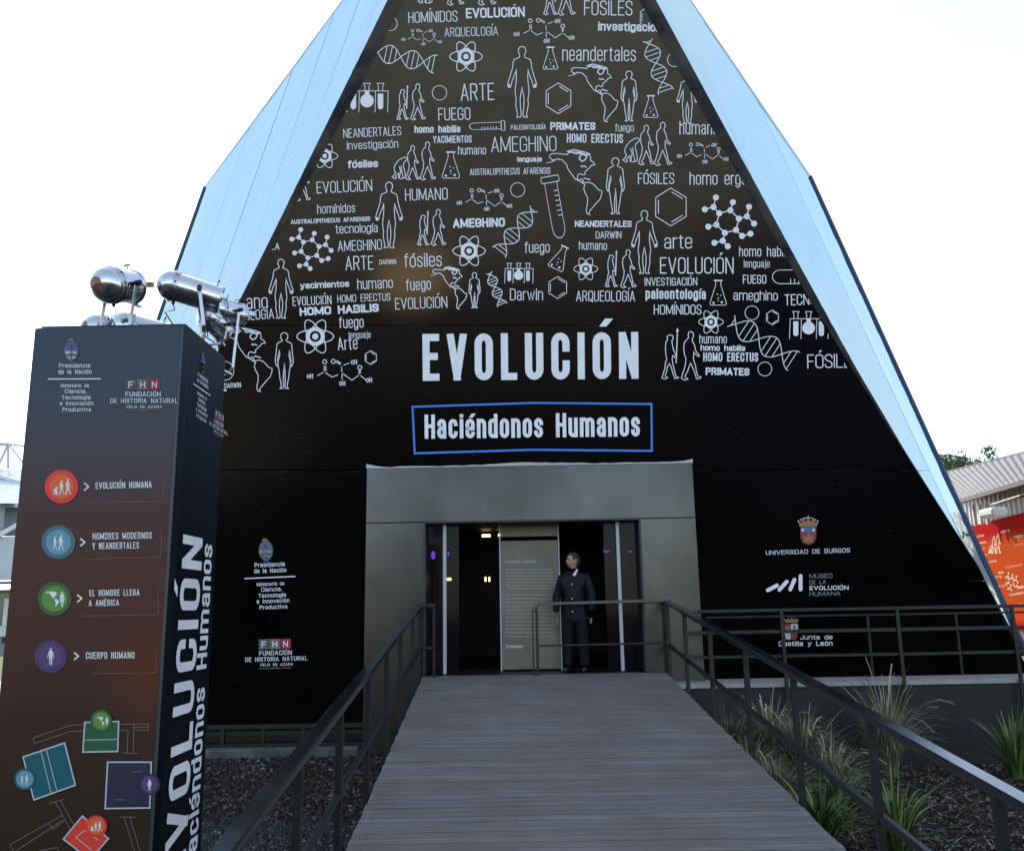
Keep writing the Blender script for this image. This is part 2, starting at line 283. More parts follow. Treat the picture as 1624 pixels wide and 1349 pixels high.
def text_polys(s, length, H, t=.09, gap=.11, serif=False):
    """layers of convex pieces in a frame x 0..length, y up, capital height H"""
    ws = [G[c][0]*(.94 if c.islower() else 1) for c in s]; n = len(s)
    sw = sum(ws) or 1
    W = (length/H - n*t - (n-1)*gap)/sw
    if W < .12: gap = max(.03, gap-(.12-W)*sw/max(n-1, 1)); W = max(.1, (length/H - n*t - (n-1)*gap)/sw)
    out = []; x = 0
    for c, wd in zip(s, ws):
        base = len(out)
        for st in G[c][1]:
            close = isinstance(st, tuple) and st[0] == 'c'
            if isinstance(st, tuple) and st[0] == 'acc':
                y0 = st[1] if st[1] > 0 else t+X*(1-t)+.045; cx = x+t/2+wd*W/2
                out.append([[(cx-.02-t*.2, y0), (cx+.04+t*.4, y0), (cx+.13+t*.8, y0+.17), (cx+.03+t*.3, y0+.17)]]); continue
            if isinstance(st, tuple) and st[0] == 'dot':
                dx = x+st[1]*wd*W; y0 = t+X*(1-t)+.055; out.append([[(dx, y0), (dx+t, y0), (dx+t, max(y0+t*.8, 1)), (dx, max(y0+t*.8, 1))]]); continue
            nocap = isinstance(st, tuple) and st[0] == 'n'
            pts = st[1] if close or nocap else st
            pp = [(x+t/2+a*wd*W, t/2+b*(1-t)) for a, b in pts]
            out.append(ribbon(pp, t, close, not nocap))
            if serif and not close and not nocap:
                for e in (pp[0], pp[-1]):
                    if e[1] < t or e[1] > 1-t: yy = 0.03 if e[1] < .5 else .97; out.append([[(e[0]-.11, yy-.025), (e[0]+.11, yy-.025), (e[0]+.11, yy+.025), (e[0]-.11, yy+.025)]])
        if c in 'AVWMNYKXZvwy':
            for li in range(base, len(out)):
                out[li] = [k for k in (ycut(pc, -9 if c == 'y' else 0, (t+X*(1-t)) if c.islower() else 1) for pc in out[li]) if k]
        x += wd*W + t + gap
    return [[[(a*H, b*H) for a, b in pc] for pc in lay] for lay in out if lay]
def clip(poly, planes):
    for (ax, ay), (bx, by) in planes:       # keep the left side of a->b in y-down pixels = cross >= 0
        o = []
        for i in range(len(poly)):
            p, r2 = poly[i], poly[(i+1) % len(poly)]
            dp = (bx-ax)*(p[1]-ay)-(by-ay)*(p[0]-ax); dq = (bx-ax)*(r2[1]-ay)-(by-ay)*(r2[0]-ax)
            if dp >= 0: o.append(p)
            if dp*dq < 0: k = dp/(dp-dq); o.append((p[0]+(r2[0]-p[0])*k, p[1]+(r2[1]-p[1])*k))
        poly = o
        if len(poly) < 3: return None
    return poly
def put(layers, place, name, m, parent, planes=()):
    """place(x, y, off) -> 3D. layers sit 0.4 mm above each other"""
    vs = []; fs = []
    for k, lay in enumerate(layers):
        for pc in lay:
            c = clip(pc, planes) if planes else pc
            if not c: continue
            n = len(vs); vs += [place(a, b, .004+.0004*(k % 6)) for a, b in c]; fs.append(tuple(range(n, n+len(c))))
    if not fs: return None
    return pyd(name, vs, fs, m, parent)
def frame2(x0, y0, x1, y1):     # text frame -> photo pixels (y down), baseline from (x0,y0) to (x1,y1)
    d = math.hypot(x1-x0, y1-y0); ux, uy = (x1-x0)/d, (y1-y0)/d
    return d, lambda a, b: (x0+ux*a+uy*b, y0+uy*a-ux*b)
def word(s, x0, y0, x1, y1, H, t, place, parent, m=None, planes=(), name='printed_word', serif=False, gap=.11):
    d, fr = frame2(x0, y0, x1, y1)
    ls = [[[fr(*p) for p in pc] for pc in lay] for lay in text_polys(s, d, H, t, gap, serif)]
    return put(ls, place, name, m or PRINT, parent, planes)

# ------------------------------------------------------------------ drawings of the print (unit frames, y up)
def mir(h): return h+[(-a, b) for a, b in reversed(h)]
MAN = mir([(0, 1.0), (.03, .992), (.05, .965), (.054, .93), (.045, .90), (.032, .872), (.036, .85), (.07, .832), (.112, .815), (.128, .775), (.135, .70), (.155, .63), (.175, .56), (.20, .49), (.205, .45), (.19, .42), (.165, .42), (.155, .45), (.145, .50), (.12, .56), (.095, .63), (.083, .68), (.08, .60), (.083, .5), (.095, .42), (.1, .36), (.083, .25), (.09, .18), (.07, .07), (.06, .03), (.078, 0), (.02, 0), (.012, .05), (.025, .15), (.028, .25), (.018, .33), (0, .42)])
WOMAN = mir([(0, 1), (.04, .99), (.065, .95), (.06, .9), (.035, .87), (.04, .848), (.1, .825), (.132, .79), (.14, .7), (.15, .6), (.162, .52), (.155, .44), (.13, .40), (.115, .44), (.12, .5), (.105, .6), (.09, .69), (.08, .6), (.108, .5), (.112, .42), (.09, .3), (.08, .2), (.055, .07), (.055, .03), (.075, 0), (.03, 0), (.012, .03), (.018, .15), (.012, .3), (0, .46)])
def nz(pts, cx, by, h): return [((a-cx)/h, (by-b)/h) for a, b in pts]
WALK = nz([(690, 655), (702, 662), (706, 675), (704, 688), (698, 697), (700, 710), (712, 735), (715, 755), (725, 775), (738, 787), (734, 795), (718, 785), (707, 770), (705, 800), (706, 815), (716, 845), (722, 880), (729, 905), (748, 910), (742, 918), (722, 920), (712, 885), (700, 858), (690, 832), (681, 850), (672, 880), (657, 905), (665, 915), (674, 922), (655, 928), (637, 915), (645, 890), (655, 860), (661, 835), (663, 805), (654, 780), (650, 745), (655, 715), (668, 700), (678, 690), (675, 672), (680, 660)], 690, 925, 270)
SPEARMAN = nz([(575, 675), (587, 678), (592, 690), (589, 702), (583, 710), (588, 735), (593, 760), (606, 785), (600, 802), (589, 790), (585, 805), (590, 840), (600, 880), (606, 905), (622, 914), (600, 920), (590, 890), (578, 850), (570, 835), (560, 850), (555, 880), (546, 905), (560, 914), (545, 922), (528, 915), (538, 885), (545, 860), (548, 830), (556, 810), (550, 785), (548, 750), (550, 715), (560, 700), (557, 685), (565, 677)], 575, 922, 270)
APE = nz([(1115, 345), (1112, 330), (1095, 322), (1070, 332), (1040, 350), (1015, 380), (1000, 415), (1005, 440), (1015, 455), (998, 482), (985, 492), (1006, 508), (1022, 502), (1012, 492), (1030, 467), (1041, 460), (1041, 500), (1050, 506), (1075, 506), (1092, 500), (1098, 480), (1090, 430), (1080, 400), (1085, 370), (1100, 355)], 1050, 510, 300)
SPEAR = nz([(615, 655), (608, 830)], 575, 922, 270)
AMER = [(440, 655), (470, 648), (500, 632), (480, 625), (466, 612), (468, 595), (485, 583), (530, 582), (600, 590), (612, 575), (640, 572), (660, 585), (700, 582), (745, 600), (770, 590), (780, 615), (775, 632), (800, 648), (810, 668), (785, 672), (770, 690), (755, 705), (735, 722), (735, 742), (722, 745), (700, 735), (680, 745), (676, 770), (690, 788), (708, 775), (722, 785), (715, 800), (738, 805), (760, 800), (790, 808), (815, 830), (835, 855), (865, 868), (863, 890), (850, 930), (822, 960), (797, 990), (775, 1015), (765, 1038), (775, 1048), (750, 1040), (745, 1010), (755, 960), (755, 915), (735, 880), (725, 845), (735, 820), (718, 808), (690, 790), (660, 775), (635, 740), (605, 700), (595, 665), (560, 630), (520, 622), (495, 640)]
AMER_X = [[(722, 584), (698, 600), (692, 622), (712, 642), (735, 632), (748, 610), (740, 590)], [(600, 565), (625, 560), (650, 552), (690, 562), (735, 572), (770, 585), (740, 590), (700, 575), (660, 572), (620, 570)]]
AMER_L = [[(706, 676), (716, 684), (728, 676), (745, 686)], [(730, 770), (755, 775), (772, 782)]]
nzA = lambda p: nz(p, 655, 1050, 500)
MOL = [(841, 722), (746, 823), (820, 803), (870, 857), (965, 832), (987, 762), (1038, 903), (1108, 884), (1125, 802), (1168, 945), (845, 955), (776, 972), (918, 1025), (1014, 1000), (1066, 1052), (1137, 1032), (900, 1093), (828, 1110), (943, 1140)]
MOLE = [(0, 2), (1, 2), (2, 3), (3, 4), (4, 5), (4, 6), (6, 7), (7, 8), (7, 9), (6, 13), (13, 14), (14, 15), (13, 12), (12, 16), (16, 17), (16, 18), (12, 10), (10, 11), (10, 3)]
def d_out(p, t): return [ribbon(p, t, True)]
def d_man(t): return d_out(MAN, t)+[disc(.185, .445, .018, 8, .025)]+[disc(-.185, .445, .018, 8, .025)]
def d_woman(t): return d_out(WOMAN, t)
def d_walk(t): return d_out(WALK, t)
def d_spear(t): return d_out(SPEARMAN, t)+[ribbon(SPEAR, t*1.3), fill([(SPEAR[0][0], SPEAR[0][1]+.07), (SPEAR[0][0]+.03, SPEAR[0][1]+.01), (SPEAR[0][0], SPEAR[0][1]-.02), (SPEAR[0][0]-.03, SPEAR[0][1]+.01)])]
def d_ape(t): return d_out(APE, t)+[ribbon(nz([(1045, 405), (1058, 440), (1046, 500)], 1050, 510, 300), t), ribbon(nz([(1060, 400), (1068, 450), (1078, 500)], 1050, 510, 300), t)]
def d_amer(t): return d_out(nzA(AMER), t)+[ribbon(nzA(a), t*1.4, True) for a in AMER_X]+[ribbon(nzA(a), t*1.3) for a in AMER_L]
def d_circle(t): return d_out(arc(0, .5, .5, .5, 0, 360, 28)[:-1], t)
def d_hex(t):
    h = [(.5*.93*math.cos(rad(a)), .5+.5*math.sin(rad(a))) for a in (90, 30, -30, -90, -150, 150)]
    i = lambda a, b, k=.82: [(h[a][0]*k, .5+(h[a][1]-.5)*k), (h[b][0]*k, .5+(h[b][1]-.5)*k)]
    def sh(l): (a, b), (c, d) = l; return [(a+(c-a)*.08, b+(d-b)*.08), (a+(c-a)*.92, b+(d-b)*.92)]
    return d_out(h, t)+[ribbon(sh(i(0, 1)), t), ribbon(sh(i(2, 3)), t), ribbon(sh(i(4, 5)), t)]
def d_atom(t):
    o = []
    for a in (0, 62, 118):
        c, s_ = math.cos(rad(a)), math.sin(rad(a)); o.append(ribbon([(x*c-y*s_, .5+x*s_+y*c) for x, y in arc(0, 0, .56, .21, 0, 360, 30)[:-1]], t*1.15, True))
    return o+[ribbon(arc(0, .5, .23, .23, 0, 360, 24)[:-1], .12, True), disc(0, .5, .095)]
def d_mol(t):
    p = nz(MOL, 957, 1140, 420); return [ribbon([p[a], p[b]], .022, cap=False) for a, b in MOLE]+[disc(a, b, .062, 14) for a, b in p]
def d_flask(t): return d_out([(-.1, .97), (-.1, .80), (-.32, .1), (-.28, .03), (.28, .03), (.32, .1), (.1, .80), (.1, .97)], t)+[ribbon([(-.14, .98), (.14, .98)], t*2.2)]+[disc(a, b, r, 8) for a, b, r in ((-.18, .12, .045), (.14, .14, .045), (0, .3, .028), (.1, .4, .025), (-.03, .45, .025), (0, .2, .02))]
def d_tube(t): return d_out(arc(0, .16, .16, .16, 180, 360, 10)+[(.16, .9), (-.16, .9)], t)+d_out([(-.22, .9), (.22, .9), (.24, .94), (.22, 1), (-.22, 1), (-.24, .94)], t)+[ribbon([(.16, y), (.05, y)], t) for y in (.36, .44, .52, .60, .68, .76)]
def d_rack(t): return [ribbon([(-.72, .78), (.78, .78)], t), ribbon([(-.72, .78), (-.75, 0)], t), ribbon([(.78, .78), (.76, 0)], t), ribbon([(-.28, .78), (-.30, 0)], t), ribbon([(.32, .78), (.3, 0)], t)]+[ribbon([(c-.11, 1.05), (c-.07, .9), (c-.09, .78)], t) for c in (-.5, 0, .5)]+[ribbon([(c+.11, 1.05), (c+.07, .9), (c+.09, .78)], t) for c in (-.5, 0, .5)]+[ribbon([(c-.13, 1.06), (c+.13, 1.06)], t) for c in (-.5, 0, .5)]+[disc(0, .42, .25, 18), fill([(-.08, .6), (.08, .6), (.08, .8), (-.08, .8)]), fill(arc(-.5, .2, .1, .1, 180, 360, 8)+[(-.4, .68), (-.6, .68)]), fill(arc(.5, .2, .1, .1, 180, 360, 8)+[(.6, .68), (.4, .68)])]
def d_dna(t):
    f1 = lambda y: .15*math.cos(2*math.pi*(y*1.35)); k = 30
    o = [ribbon([(f1(i/k), i/k) for i in range(k+1)], t), ribbon([(-f1(i/k)*.95, i/k) for i in range(k+1)], t)]
    for y in (.03, .1, .28, .36, .44, .64, .72, .80, .97): o.append(ribbon([(f1(y), y), (-f1(y), y)], t*.9, cap=False))
    return o
def oh(x, y, s, mirror=False):
    o = [ribbon([(x+a*s, y+b*s) for a, b in arc(.25, .4, .25, .38, 0, 360, 12)[:-1]], .011, True)]
    return o+[ribbon([(x+.75*s, y), (x+.75*s, y+.95*s)], .011), ribbon([(x+1.2*s, y), (x+1.2*s, y+.9*s)], .011), ribbon([(x+.75*s, y+.45*s), (x+1.2*s, y+.45*s)], .011)]
def d_citric(t):
    Zc = lambda *p: nz(p, 270, 780, 490)
    L_ = [Zc((100, 708), (142, 685)), Zc((148, 640), (150, 674)), Zc((160, 640), (162, 674)), Zc((160, 688), (205, 720), (248, 703)), Zc((275, 645), (277, 682)), Zc((235, 608), (262, 627)), Zc((240, 600), (268, 619)), Zc((292, 632), (328, 618)), Zc((278, 700), (278, 735)), Zc((285, 695), (350, 742), (398, 708)), Zc((402, 665), (404, 695)), Zc((411, 665), (412, 690)), Zc((415, 710), (450, 738))]
    o = [ribbon(l, .011) for l in L_]
    for x, y in ((152, 608), (215, 605), (408, 650)): c = Zc((x, y))[0]; o.append(ribbon(arc(c[0], c[1], .03, .03, 0, 360, 12)[:-1], .012, True))
    for x, y in ((24, 728), (345, 625), (260, 780), (455, 756)): c = Zc((x, y))[0]; o += oh(c[0], c[1], .068)
    return o
DR = dict(man=d_man, woman=d_woman, walk=d_walk, spear=d_spear, ape=d_ape, amer=d_amer, circle=d_circle, hex=d_hex, atom=d_atom, mol=d_mol, flask=d_flask, tube=d_tube, rack=d_rack, dna=d_dna, citric=d_citric)
def drawing(kind, cx, by, h, place, parent, rot=0, lw=1.6, m=None, planes=(), name='printed_drawing', solid=False, sx=1):
    if solid: ls = [fill(p) for p in solid]
    else: ls = DR[kind](lw/h)
    c, s_ = math.cos(rad(rot)), math.sin(rad(rot))
    fr = lambda a, b: (cx+(a*sx*c-(b-.5)*s_)*h, by-(.5+a*sx*s_+(b-.5)*c)*h)
    ls = [[[fr(*p) for p in pc] for pc in lay] for lay in ls]
    return put(ls, place, name, m or PRINT, parent, planes)

# ================================================================== SETTING
gm = MB().poly([(-600, -300, 0), (600, -300, 0), (600, 900, 0), (-600, 900, 0)])
tag(gm.build('ground', SOIL), kind='structure')
def sheet(name, pts, z, m): return tag(MB().poly([(a, b, z) for a, b in pts]).build(name, m), kind='structure')
sheet('lawn', [(-90, 21.0), (-9.5, 21.0), (-9.5, 120), (-90, 120)], .004, LAWN)
sheet('lawn', [(-90, 13.2), (-8.3, 13.2), (-8.3, 15.2), (-90, 15.2)], .004, LAWN)
sheet('lawn', [(9.5, 30), (90, 30), (90, 160), (9.5, 160)], .004, LAWN)
sheet('concrete_path', [(-90, 15.2), (-8.3, 15.2), (-8.3, 17.4), (-90, 17.4)], .008, CONC)
sheet('concrete_path', [(-90, 26), (-9.8, 26), (-10.5, 33), (-90, 33)], .008, CONC)
sheet('concrete_path', [(7.6, 15), (11.0, 15), (12.2, 40), (9.4, 40)], .008, CONC)
kb = MB().box(-7.8, -2.3, 13.38, 13.6, 0, .33); kb.build('kerb', mat('dark_weathered_kerb', (.07, .07, .07), .85), bevel=.02); vary(bpy.data.materials['dark_weathered_kerb'], (.045, .045, .045), (.13, .125, .115), 6)
tag(bpy.data.objects['kerb'], kind='structure')
def chips(name, region, n, sz, m, z0=0):
    vs = []; fs = []; tones = []
    for i in range(n):
        x, y = region()
        s = random.uniform(*sz); a = random.uniform(0, 6.28); h = s*random.uniform(.3, .8); z = z0(y)+random.uniform(-.2, .6)*h
        k = len(vs); tl = random.uniform(-.6, .6)
        c, sn = math.cos(a), math.sin(a); ex = random.uniform(1, 2.2)
        for px, py, pz in ((-1, -.6, 0), (1, -.5, 0), (.8, .6, 0), (-.9, .5, 0), (random.uniform(-.4, .4), 0, 1)):
            px *= ex; vs.append((x+(px*c-py*sn)*s*.5, y+(px*sn+py*c)*s*.5, z+pz*h+px*tl*s*.25))
        fs += [(k, k+1, k+4), (k+1, k+2, k+4), (k+2, k+3, k+4), (k+3, k, k+4)]; tones.append(random.random()**1.6)
    me = bpy.data.meshes.new(name); me.from_pydata(vs, [], fs)
    ca = me.color_attributes.new('tone', 'FLOAT_COLOR', 'POINT')
    import numpy as np
    arr = np.repeat(np.array(tones, dtype=np.float32), 5)[:, None].repeat(4, 1); arr[:, 3] = 1; ca.data.foreach_set('color', arr.ravel())
    return tag(link(name, me, None, m), kind='stuff')
bed = MB().poly([(-7.8, 10.2, .006), (-1.0, 10.2, .006), (-1.0, 13.37, .19), (-7.8, 13.37, .19)]).build('planting_bed', SOIL); tag(bed, kind='structure')
bedz = lambda y: max(0, (y-10.2)/3.17*.19)
chips('dark_gravel', lambda: (random.uniform(-3.6, -1.30), random.uniform(6.8, 10.6)), 42000, (.014, .042), GRAVEL, lambda y: bedz(y))
chips('bark_mulch', lambda: (random.uniform(-5.0, -1.35), random.uniform(10.3, 13.36)), 26000, (.018, .055), CHIPS, bedz)
chips('bark_mulch', lambda: (random.uniform(2.3, 9.4), random.uniform(6.6, 12.98)), 80000, (.016, .055), CHIPS, lambda y: 0)

# ================================================================== PAVILION
pav = thing('pavilion', 'tall black faceted exhibition pavilion covered in white words and drawings, with mirrored side facets', 'building', (0, 13.9, 0))
PO = Vector((0, 13.9, 0))
def sub(o, parent=pav):         # keep world coordinates of meshes written in world space
    if o is not None: o.parent = parent; o.matrix_parent_inverse = parent.matrix_basis.inverted() if parent is pav else Matrix()
    return o
LE = [(-300, 765), (0, 615), (482, 378), (745, 239), (1150, 25)]
RE = [(-300, 890), (0, 1040), (480, 1300), (630, 1384), (757, 1461), (899, 1553), (1028, 1612), (1150, 1680)]
def edge(E, y):
    for (y0, x0), (y1, x1) in zip(E, E[1:]):
        if y <= y1: return x0+(x1-x0)*(y-y0)/(y1-y0)
    return E[-1][1]
def band(y0, y1, side=None, tilt=0):
    ys = [y0]+[y for y in (0, 480, 482, 630, 757, 899, 1028) if y0 < y < y1]+[y1]
    l = [(edge(LE, y) if side != 'r' else 1090, y) for y in ys]; r = [(edge(RE, y) if side != 'l' else 590, y) for y in ys]
    return [(a, b) for a, b in l]+[(a, b) for a, b in reversed(r)]
def slab(name, pts, m, off=0.0, th=.03, parent=pav):
    f = [on_wall(x, y, off) for x, y in pts]; b = [on_wall(x, y, off-th) for x, y in pts]; n = len(f)
    fs = [tuple(reversed(range(n))), tuple(range(n, 2*n))]+[(i, (i+1) % n, n+(i+1) % n, n+i) for i in range(n)]
    return sub(pyd(name, f+b, fs, m), parent)
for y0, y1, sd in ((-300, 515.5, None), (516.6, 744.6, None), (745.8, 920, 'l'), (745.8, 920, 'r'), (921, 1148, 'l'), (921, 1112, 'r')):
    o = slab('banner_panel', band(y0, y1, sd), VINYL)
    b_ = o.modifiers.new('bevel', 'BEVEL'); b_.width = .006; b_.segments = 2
# scuffed welds along the two seams
SCUFF = flat('scuffed_vinyl', (.035, .037, .04))
for y, xs in ((516, (400, 1310)), (745, (330, 1455))):
    lays = []
    for k in range(26 if y < 600 else 60):
        x = random.uniform(*xs)
        if y == 745 and 585 < x < 1095: continue
        l = random.uniform(3, 26); yy = y+(x-827)*(-.006 if x < 827 else .002)+random.uniform(-1.2, 1.2)
        lays.append([[(x, yy), (x+l, yy-.3), (x+l, yy+.15), (x, yy+random.uniform(.15, .6))]])
    sub(put(lays, lambda a, b, o: on_wall(a, b, .001+o*.5), 'scuff_mark', SCUFF, None))

for k in range(34):
    x, y = random.choice([(random.uniform(350, 570), random.uniform(560, 1120)), (random.uniform(1120, 1440), random.uniform(620, 1050)), (random.uniform(620, 1100), random.uniform(610, 735))])
    l = random.uniform(1, 8); a = random.uniform(-.4, .4); lays.append([[(x, y), (x+l, y+l*a), (x+l*.9, y+l*a+.5), (x, y+.4)]])
sub(put(lays, lambda a, b, o: on_wall(a, b, .001+o*.5), 'scuff_mark', SCUFF, None))
# mirrored facets: strips of sheet parallel to the outer edge
VY = 17.2
VL = at_y(325, 297, VY); VR = at_y(1285, 280, VY)
def edge3(E, s):                 # s = 0 bottom, 1 top, point on the wall edge
    y = 1150+(-300-1150)*s; return on_wall(edge(E, y), y, -.015)
TOP3 = (edge3(LE, 1)+edge3(RE, 1))/2
for E_, V, sg, n in ((LE, VL, -1, 7), (RE, VR, 1, 5)):
    T = edge3(E_, 1); mid = (edge3(E_, .5)); C = (V+T+edge3(E_, 0))/3
    nrm = (edge3(E_, 0)-V).cross(T-V).normalized()
    if nrm.dot(EYE-C) < 0: nrm = -nrm
    rr = random.Random(3+sg)
    for i in range(n):
        s0, s1 = i/n, (i+1)/n; g_ = .0009
        a0 = V.lerp(T, s0+g_*(i > 0)); a1 = V.lerp(T, s1-g_)
        ys0 = edge3(E_, s0+g_*(i > 0)); ys1 = edge3(E_, s1-g_)
        j = lambda: nrm*rr.uniform(-.006, .006)
        K = 6; vs = []; fs = []
        jj = [j(), j(), j(), j()]
        for k in range(K+1):
            t = k/K
            lo = ys0.lerp(a0, t)+jj[0]*(1-t)+jj[1]*t; hi = (edge3(E_, s1-g_)).lerp(a1, t)+jj[2]*(1-t)+jj[3]*t
            md = (edge3(E_, (s0+s1)/2)).lerp((a0+a1)/2, t)+(jj[0]+jj[2])*.5+nrm*rr.uniform(-.004, .004)
            vs += [lo, md, hi]
        for k in range(K):
            b0 = k*3; fs += [(b0, b0+1, b0+4, b0+3), (b0+1, b0+2, b0+5, b0+4)]
        nb = len(vs); vs += [v-nrm*.02 for v in vs]; fs += [tuple(nb+i_ for i_ in reversed(f_)) for f_ in fs]
        o = sub(pyd('mirror_panel', vs, fs, MIRROR))
        for p in o.data.polygons: p.use_smooth = True
    sub(MB().beam(V+nrm*.01, edge3(E_, 0)+nrm*.01, .045, .045).build('edge_trim', TRIMDK)).matrix_parent_inverse = pav.matrix_basis.inverted()
    sub(MB().beam(V, T, .035, .035).build('edge_trim', CHROME2))
# body behind the skins
Bl, Br = edge3(LE, 0), edge3(RE, 0); back = .06
Tp = TOP3+Vector((0, .1, -.05)); vl = VL+Vector((.06, .08, 0)); vr = VR+Vector((-.06, .08, 0)); bl = Bl+Vector((.1, .1, 0)); br = Br+Vector((-.1, .1, 0))
bbl = Vector((bl.x+1.2, 23, .3)); bbr = Vector((br.x-1.2, 23, .3))
sub(pyd('body', [Tp, vl, vr, bl, br, bbl, bbr, Vector((-.9, 20, 13.2)), Vector((.9, 20, 13.2))],
    [(0, 1, 3), (0, 4, 2), (0, 7, 1), (0, 2, 8), (0, 8, 7), (1, 7, 5), (7, 8, 6, 5), (8, 2, 6), (1, 5, 3), (2, 4, 6)], STEEL_DK))

# loose black vinyl flaps turned over both edges
for E_, inn, sg in ((LE, [(-300, 790), (0, 641), (137, 571), (370, 443), (482, 388), (640, 300), (900, 160), (1100, 52)], -1), (RE, [(-300, 850), (0, 1014), (190, 1121), (363, 1221), (480, 1287), (700, 1422), (900, 1551), (1100, 1660)], 1)):
    K = 72; vs = []; fs = []; ya, yb = -290, 1040
    ph = 1.3 if sg > 0 else 0.2
    for k in range(K+1):
        y = ya+(yb-ya)*k/K; xo = edge(E_, y)
        xi = None
        for (y0, x0), (y1, x1) in zip(inn, inn[1:]):
            if y0 <= y <= y1: xi = x0+(x1-x0)*(y-y0)/(y1-y0)
        wv = .5+.5*math.sin(y*.043+ph)*math.sin(y*.017+2*ph)
        vs += [on_wall(xo, y, .006), on_wall((xo*.45+xi*.55), y, .018+.035*wv), on_wall(xi, y, .004+.004*wv)]
    for k in range(K):
        b0 = k*3; fs += [(b0, b0+1, b0+4, b0+3), (b0+1, b0+2, b0+5, b0+4)]
    o = sub(pyd('edge_flap', vs, fs, VINYL_EDGE, smooth=True))

# ---- portal
por = sub(MB(PO).box(-2.25, 2.77, 13.52, 14.9, 4.36, 4.40).box(-2.25, -2.21, 13.52, 14.9, .2, 4.36).box(2.73, 2.77, 13.52, 14.9, .2, 4.36).build('portal', CLAD)); por.location = (0, 0, 0); por.matrix_parent_inverse = Matrix()
def psub(mb, name, m, bevel=.004, smooth=False):
    o = pyd(name, [v for v in mb.v], mb.f, m, None, smooth); o.parent = por
    if bevel: b = o.modifiers.new('bevel', 'BEVEL'); b.width = bevel; b.segments = 2
    return o
P_ = lambda: MB(PO)
psub(P_().box(-2.25, 2.77, 13.47, 13.52, 3.565, 4.40), 'cladding_panel', CLAD)
psub(P_().box(-2.25, -1.37, 13.47, 13.52, .2, 3.555), 'cladding_panel', CLAD)
psub(P_().box(1.93, 2.77, 13.47, 13.52, .2, 3.555), 'cladding_panel', CLAD)
psub(P_().box(-1.37, -1.345, 13.46, 14.4, 1.31, 3.565), 'door_reveal', REVEAL)
psub(P_().box(1.905, 1.93, 13.46, 14.4, 1.31, 3.565), 'door_reveal', REVEAL)
psub(P_().box(-1.345, 1.905, 13.46, 14.4, 3.54, 3.563), 'door_reveal', REVEAL)
# bent white flashing on top of the portal
vs = []; fs = []
xs = [-2.26+5.04*i/40 for i in range(41)]
for x in xs:
    u_ = (x+2.26)/5.04
    h = .022+.034*max(0, 1-abs(u_-.5)*5)+.05*max(0, 1-u_*25)+.04*max(0, 1-(1-u_)*22)+random.uniform(-.008, .006)
    d_ = .04*math.sin(u_*9)
    vs += [Vector((x, 13.46, 4.402))-PO, Vector((x, 13.47+d_*.3, 4.402+h))-PO, Vector((x, 13.62, 4.402+h*.6))-PO]
for k in range(40): b0 = k*3; fs += [(b0, b0+3, b0+4, b0+1), (b0+1, b0+4, b0+5, b0+2)]
o = pyd('roof_flashing', vs, fs, mat('bent_zinc_flashing', (.42, .42, .42), .5)); o.parent = por
# interior room
rm = P_()
rm.box(-2.1, 2.65, 14.4, 18.5, 1.26, 1.31).box(-2.15, -2.1, 14.4, 18.5, 1.3, 3.8).box(2.65, 2.7, 14.4, 18.5, 1.3, 3.8).box(-2.15, 2.7, 18.5, 18.55, 1.3, 3.8).box(-2.15, 2.7, 14.4, 18.5, 3.75, 3.8)
psub(rm, 'interior_room', BLACK, 0)
psub(P_().box(-2.15, -1.345, 14.4, 14.45, 1.3, 3.8).box(1.905, 2.7, 14.4, 14.45, 1.3, 3.8).box(-1.345, 1.905, 14.4, 14.45, 3.563, 3.8), 'interior_frame', BLACK, 0)
psub(P_().box(-1.37, 1.93, 13.4, 14.4, 1.22, 1.305), 'threshold', STEEL_DK, 0)
GLASS = mat('door_glass', (.02, .02, .022), .04, 0, .5)
GL = mat('tinted_glass', (.012, .011, .012), .06, 0, .15); B(GL).inputs['Alpha'].default_value = .45
EDGEW = mat('white_door_edge', (.45, .46, .49), .35)
# side lights and open glass door leaves seen nearly edge on
for s_, xe, xj in ((-1, -1.07, -1.345), (1, 1.60, 1.905)):
    psub(P_().box(min(xe, xj)+.01, max(xe, xj)-.01, 13.72, 13.73, 1.32, 3.53), 'side_glass', GL, 0)
    psub(P_().box(xe-.025, xe+.025, 13.69, 13.74, 1.31, 3.54), 'door_edge', EDGEW, .003)
    psub(P_().box(xe-.012-(.0 if s_ < 0 else .20), xe+.012+(.20 if s_ < 0 else 0), 13.76, 13.77, 1.32, 3.53), 'door_leaf', GL, 0)
    xd = (xe+xj)/2
    psub(P_().box(xd-.06, xd+.03, 14.5, 14.58, 3.0, 3.54), 'ceiling_post', DKWALL, 0)
    psub(P_().box(xj-.04 if s_ < 0 else xj-.16, xj+.16 if s_ < 0 else xj+.04, 15.2, 15.25, 1.32, 3.6), 'inner_panel', DKWALL, 0)
# hanging text panel in the middle of the entrance
PANEL = mat('warm_grey_text_panel', (.24, .23, .18), .45, .3); vary(PANEL, (.12, .105, .075), (.20, .175, .13), 1.5)
a_ = at_y(797, 1058, 14.1); b2_ = at_y(885, 850, 14.1)
psub(P_().box(a_.x, b2_.x-.01, 14.08, 14.14, 1.33, b2_.z-.06), 'text_panel', PANEL, .004)
psub(P_().box(a_.x, b2_.x-.01, 14.06, 14.12, b2_.z, 3.62), 'text_panel', PANEL, .004)
psub(P_().box(a_.x-.025, a_.x-.003, 14.06, 14.15, 1.31, 3.6), 'panel_edge', EDGEW, .003)
psub(P_().box(b2_.x-.007, b2_.x+.012, 14.06, 14.15, 1.31, 3.6), 'panel_edge', EDGEW, .003)
pp = lambda x, y, off: at_y(x, y, 14.08-off)-PO
def pchild(o):
    if o: o.parent = por
    return o
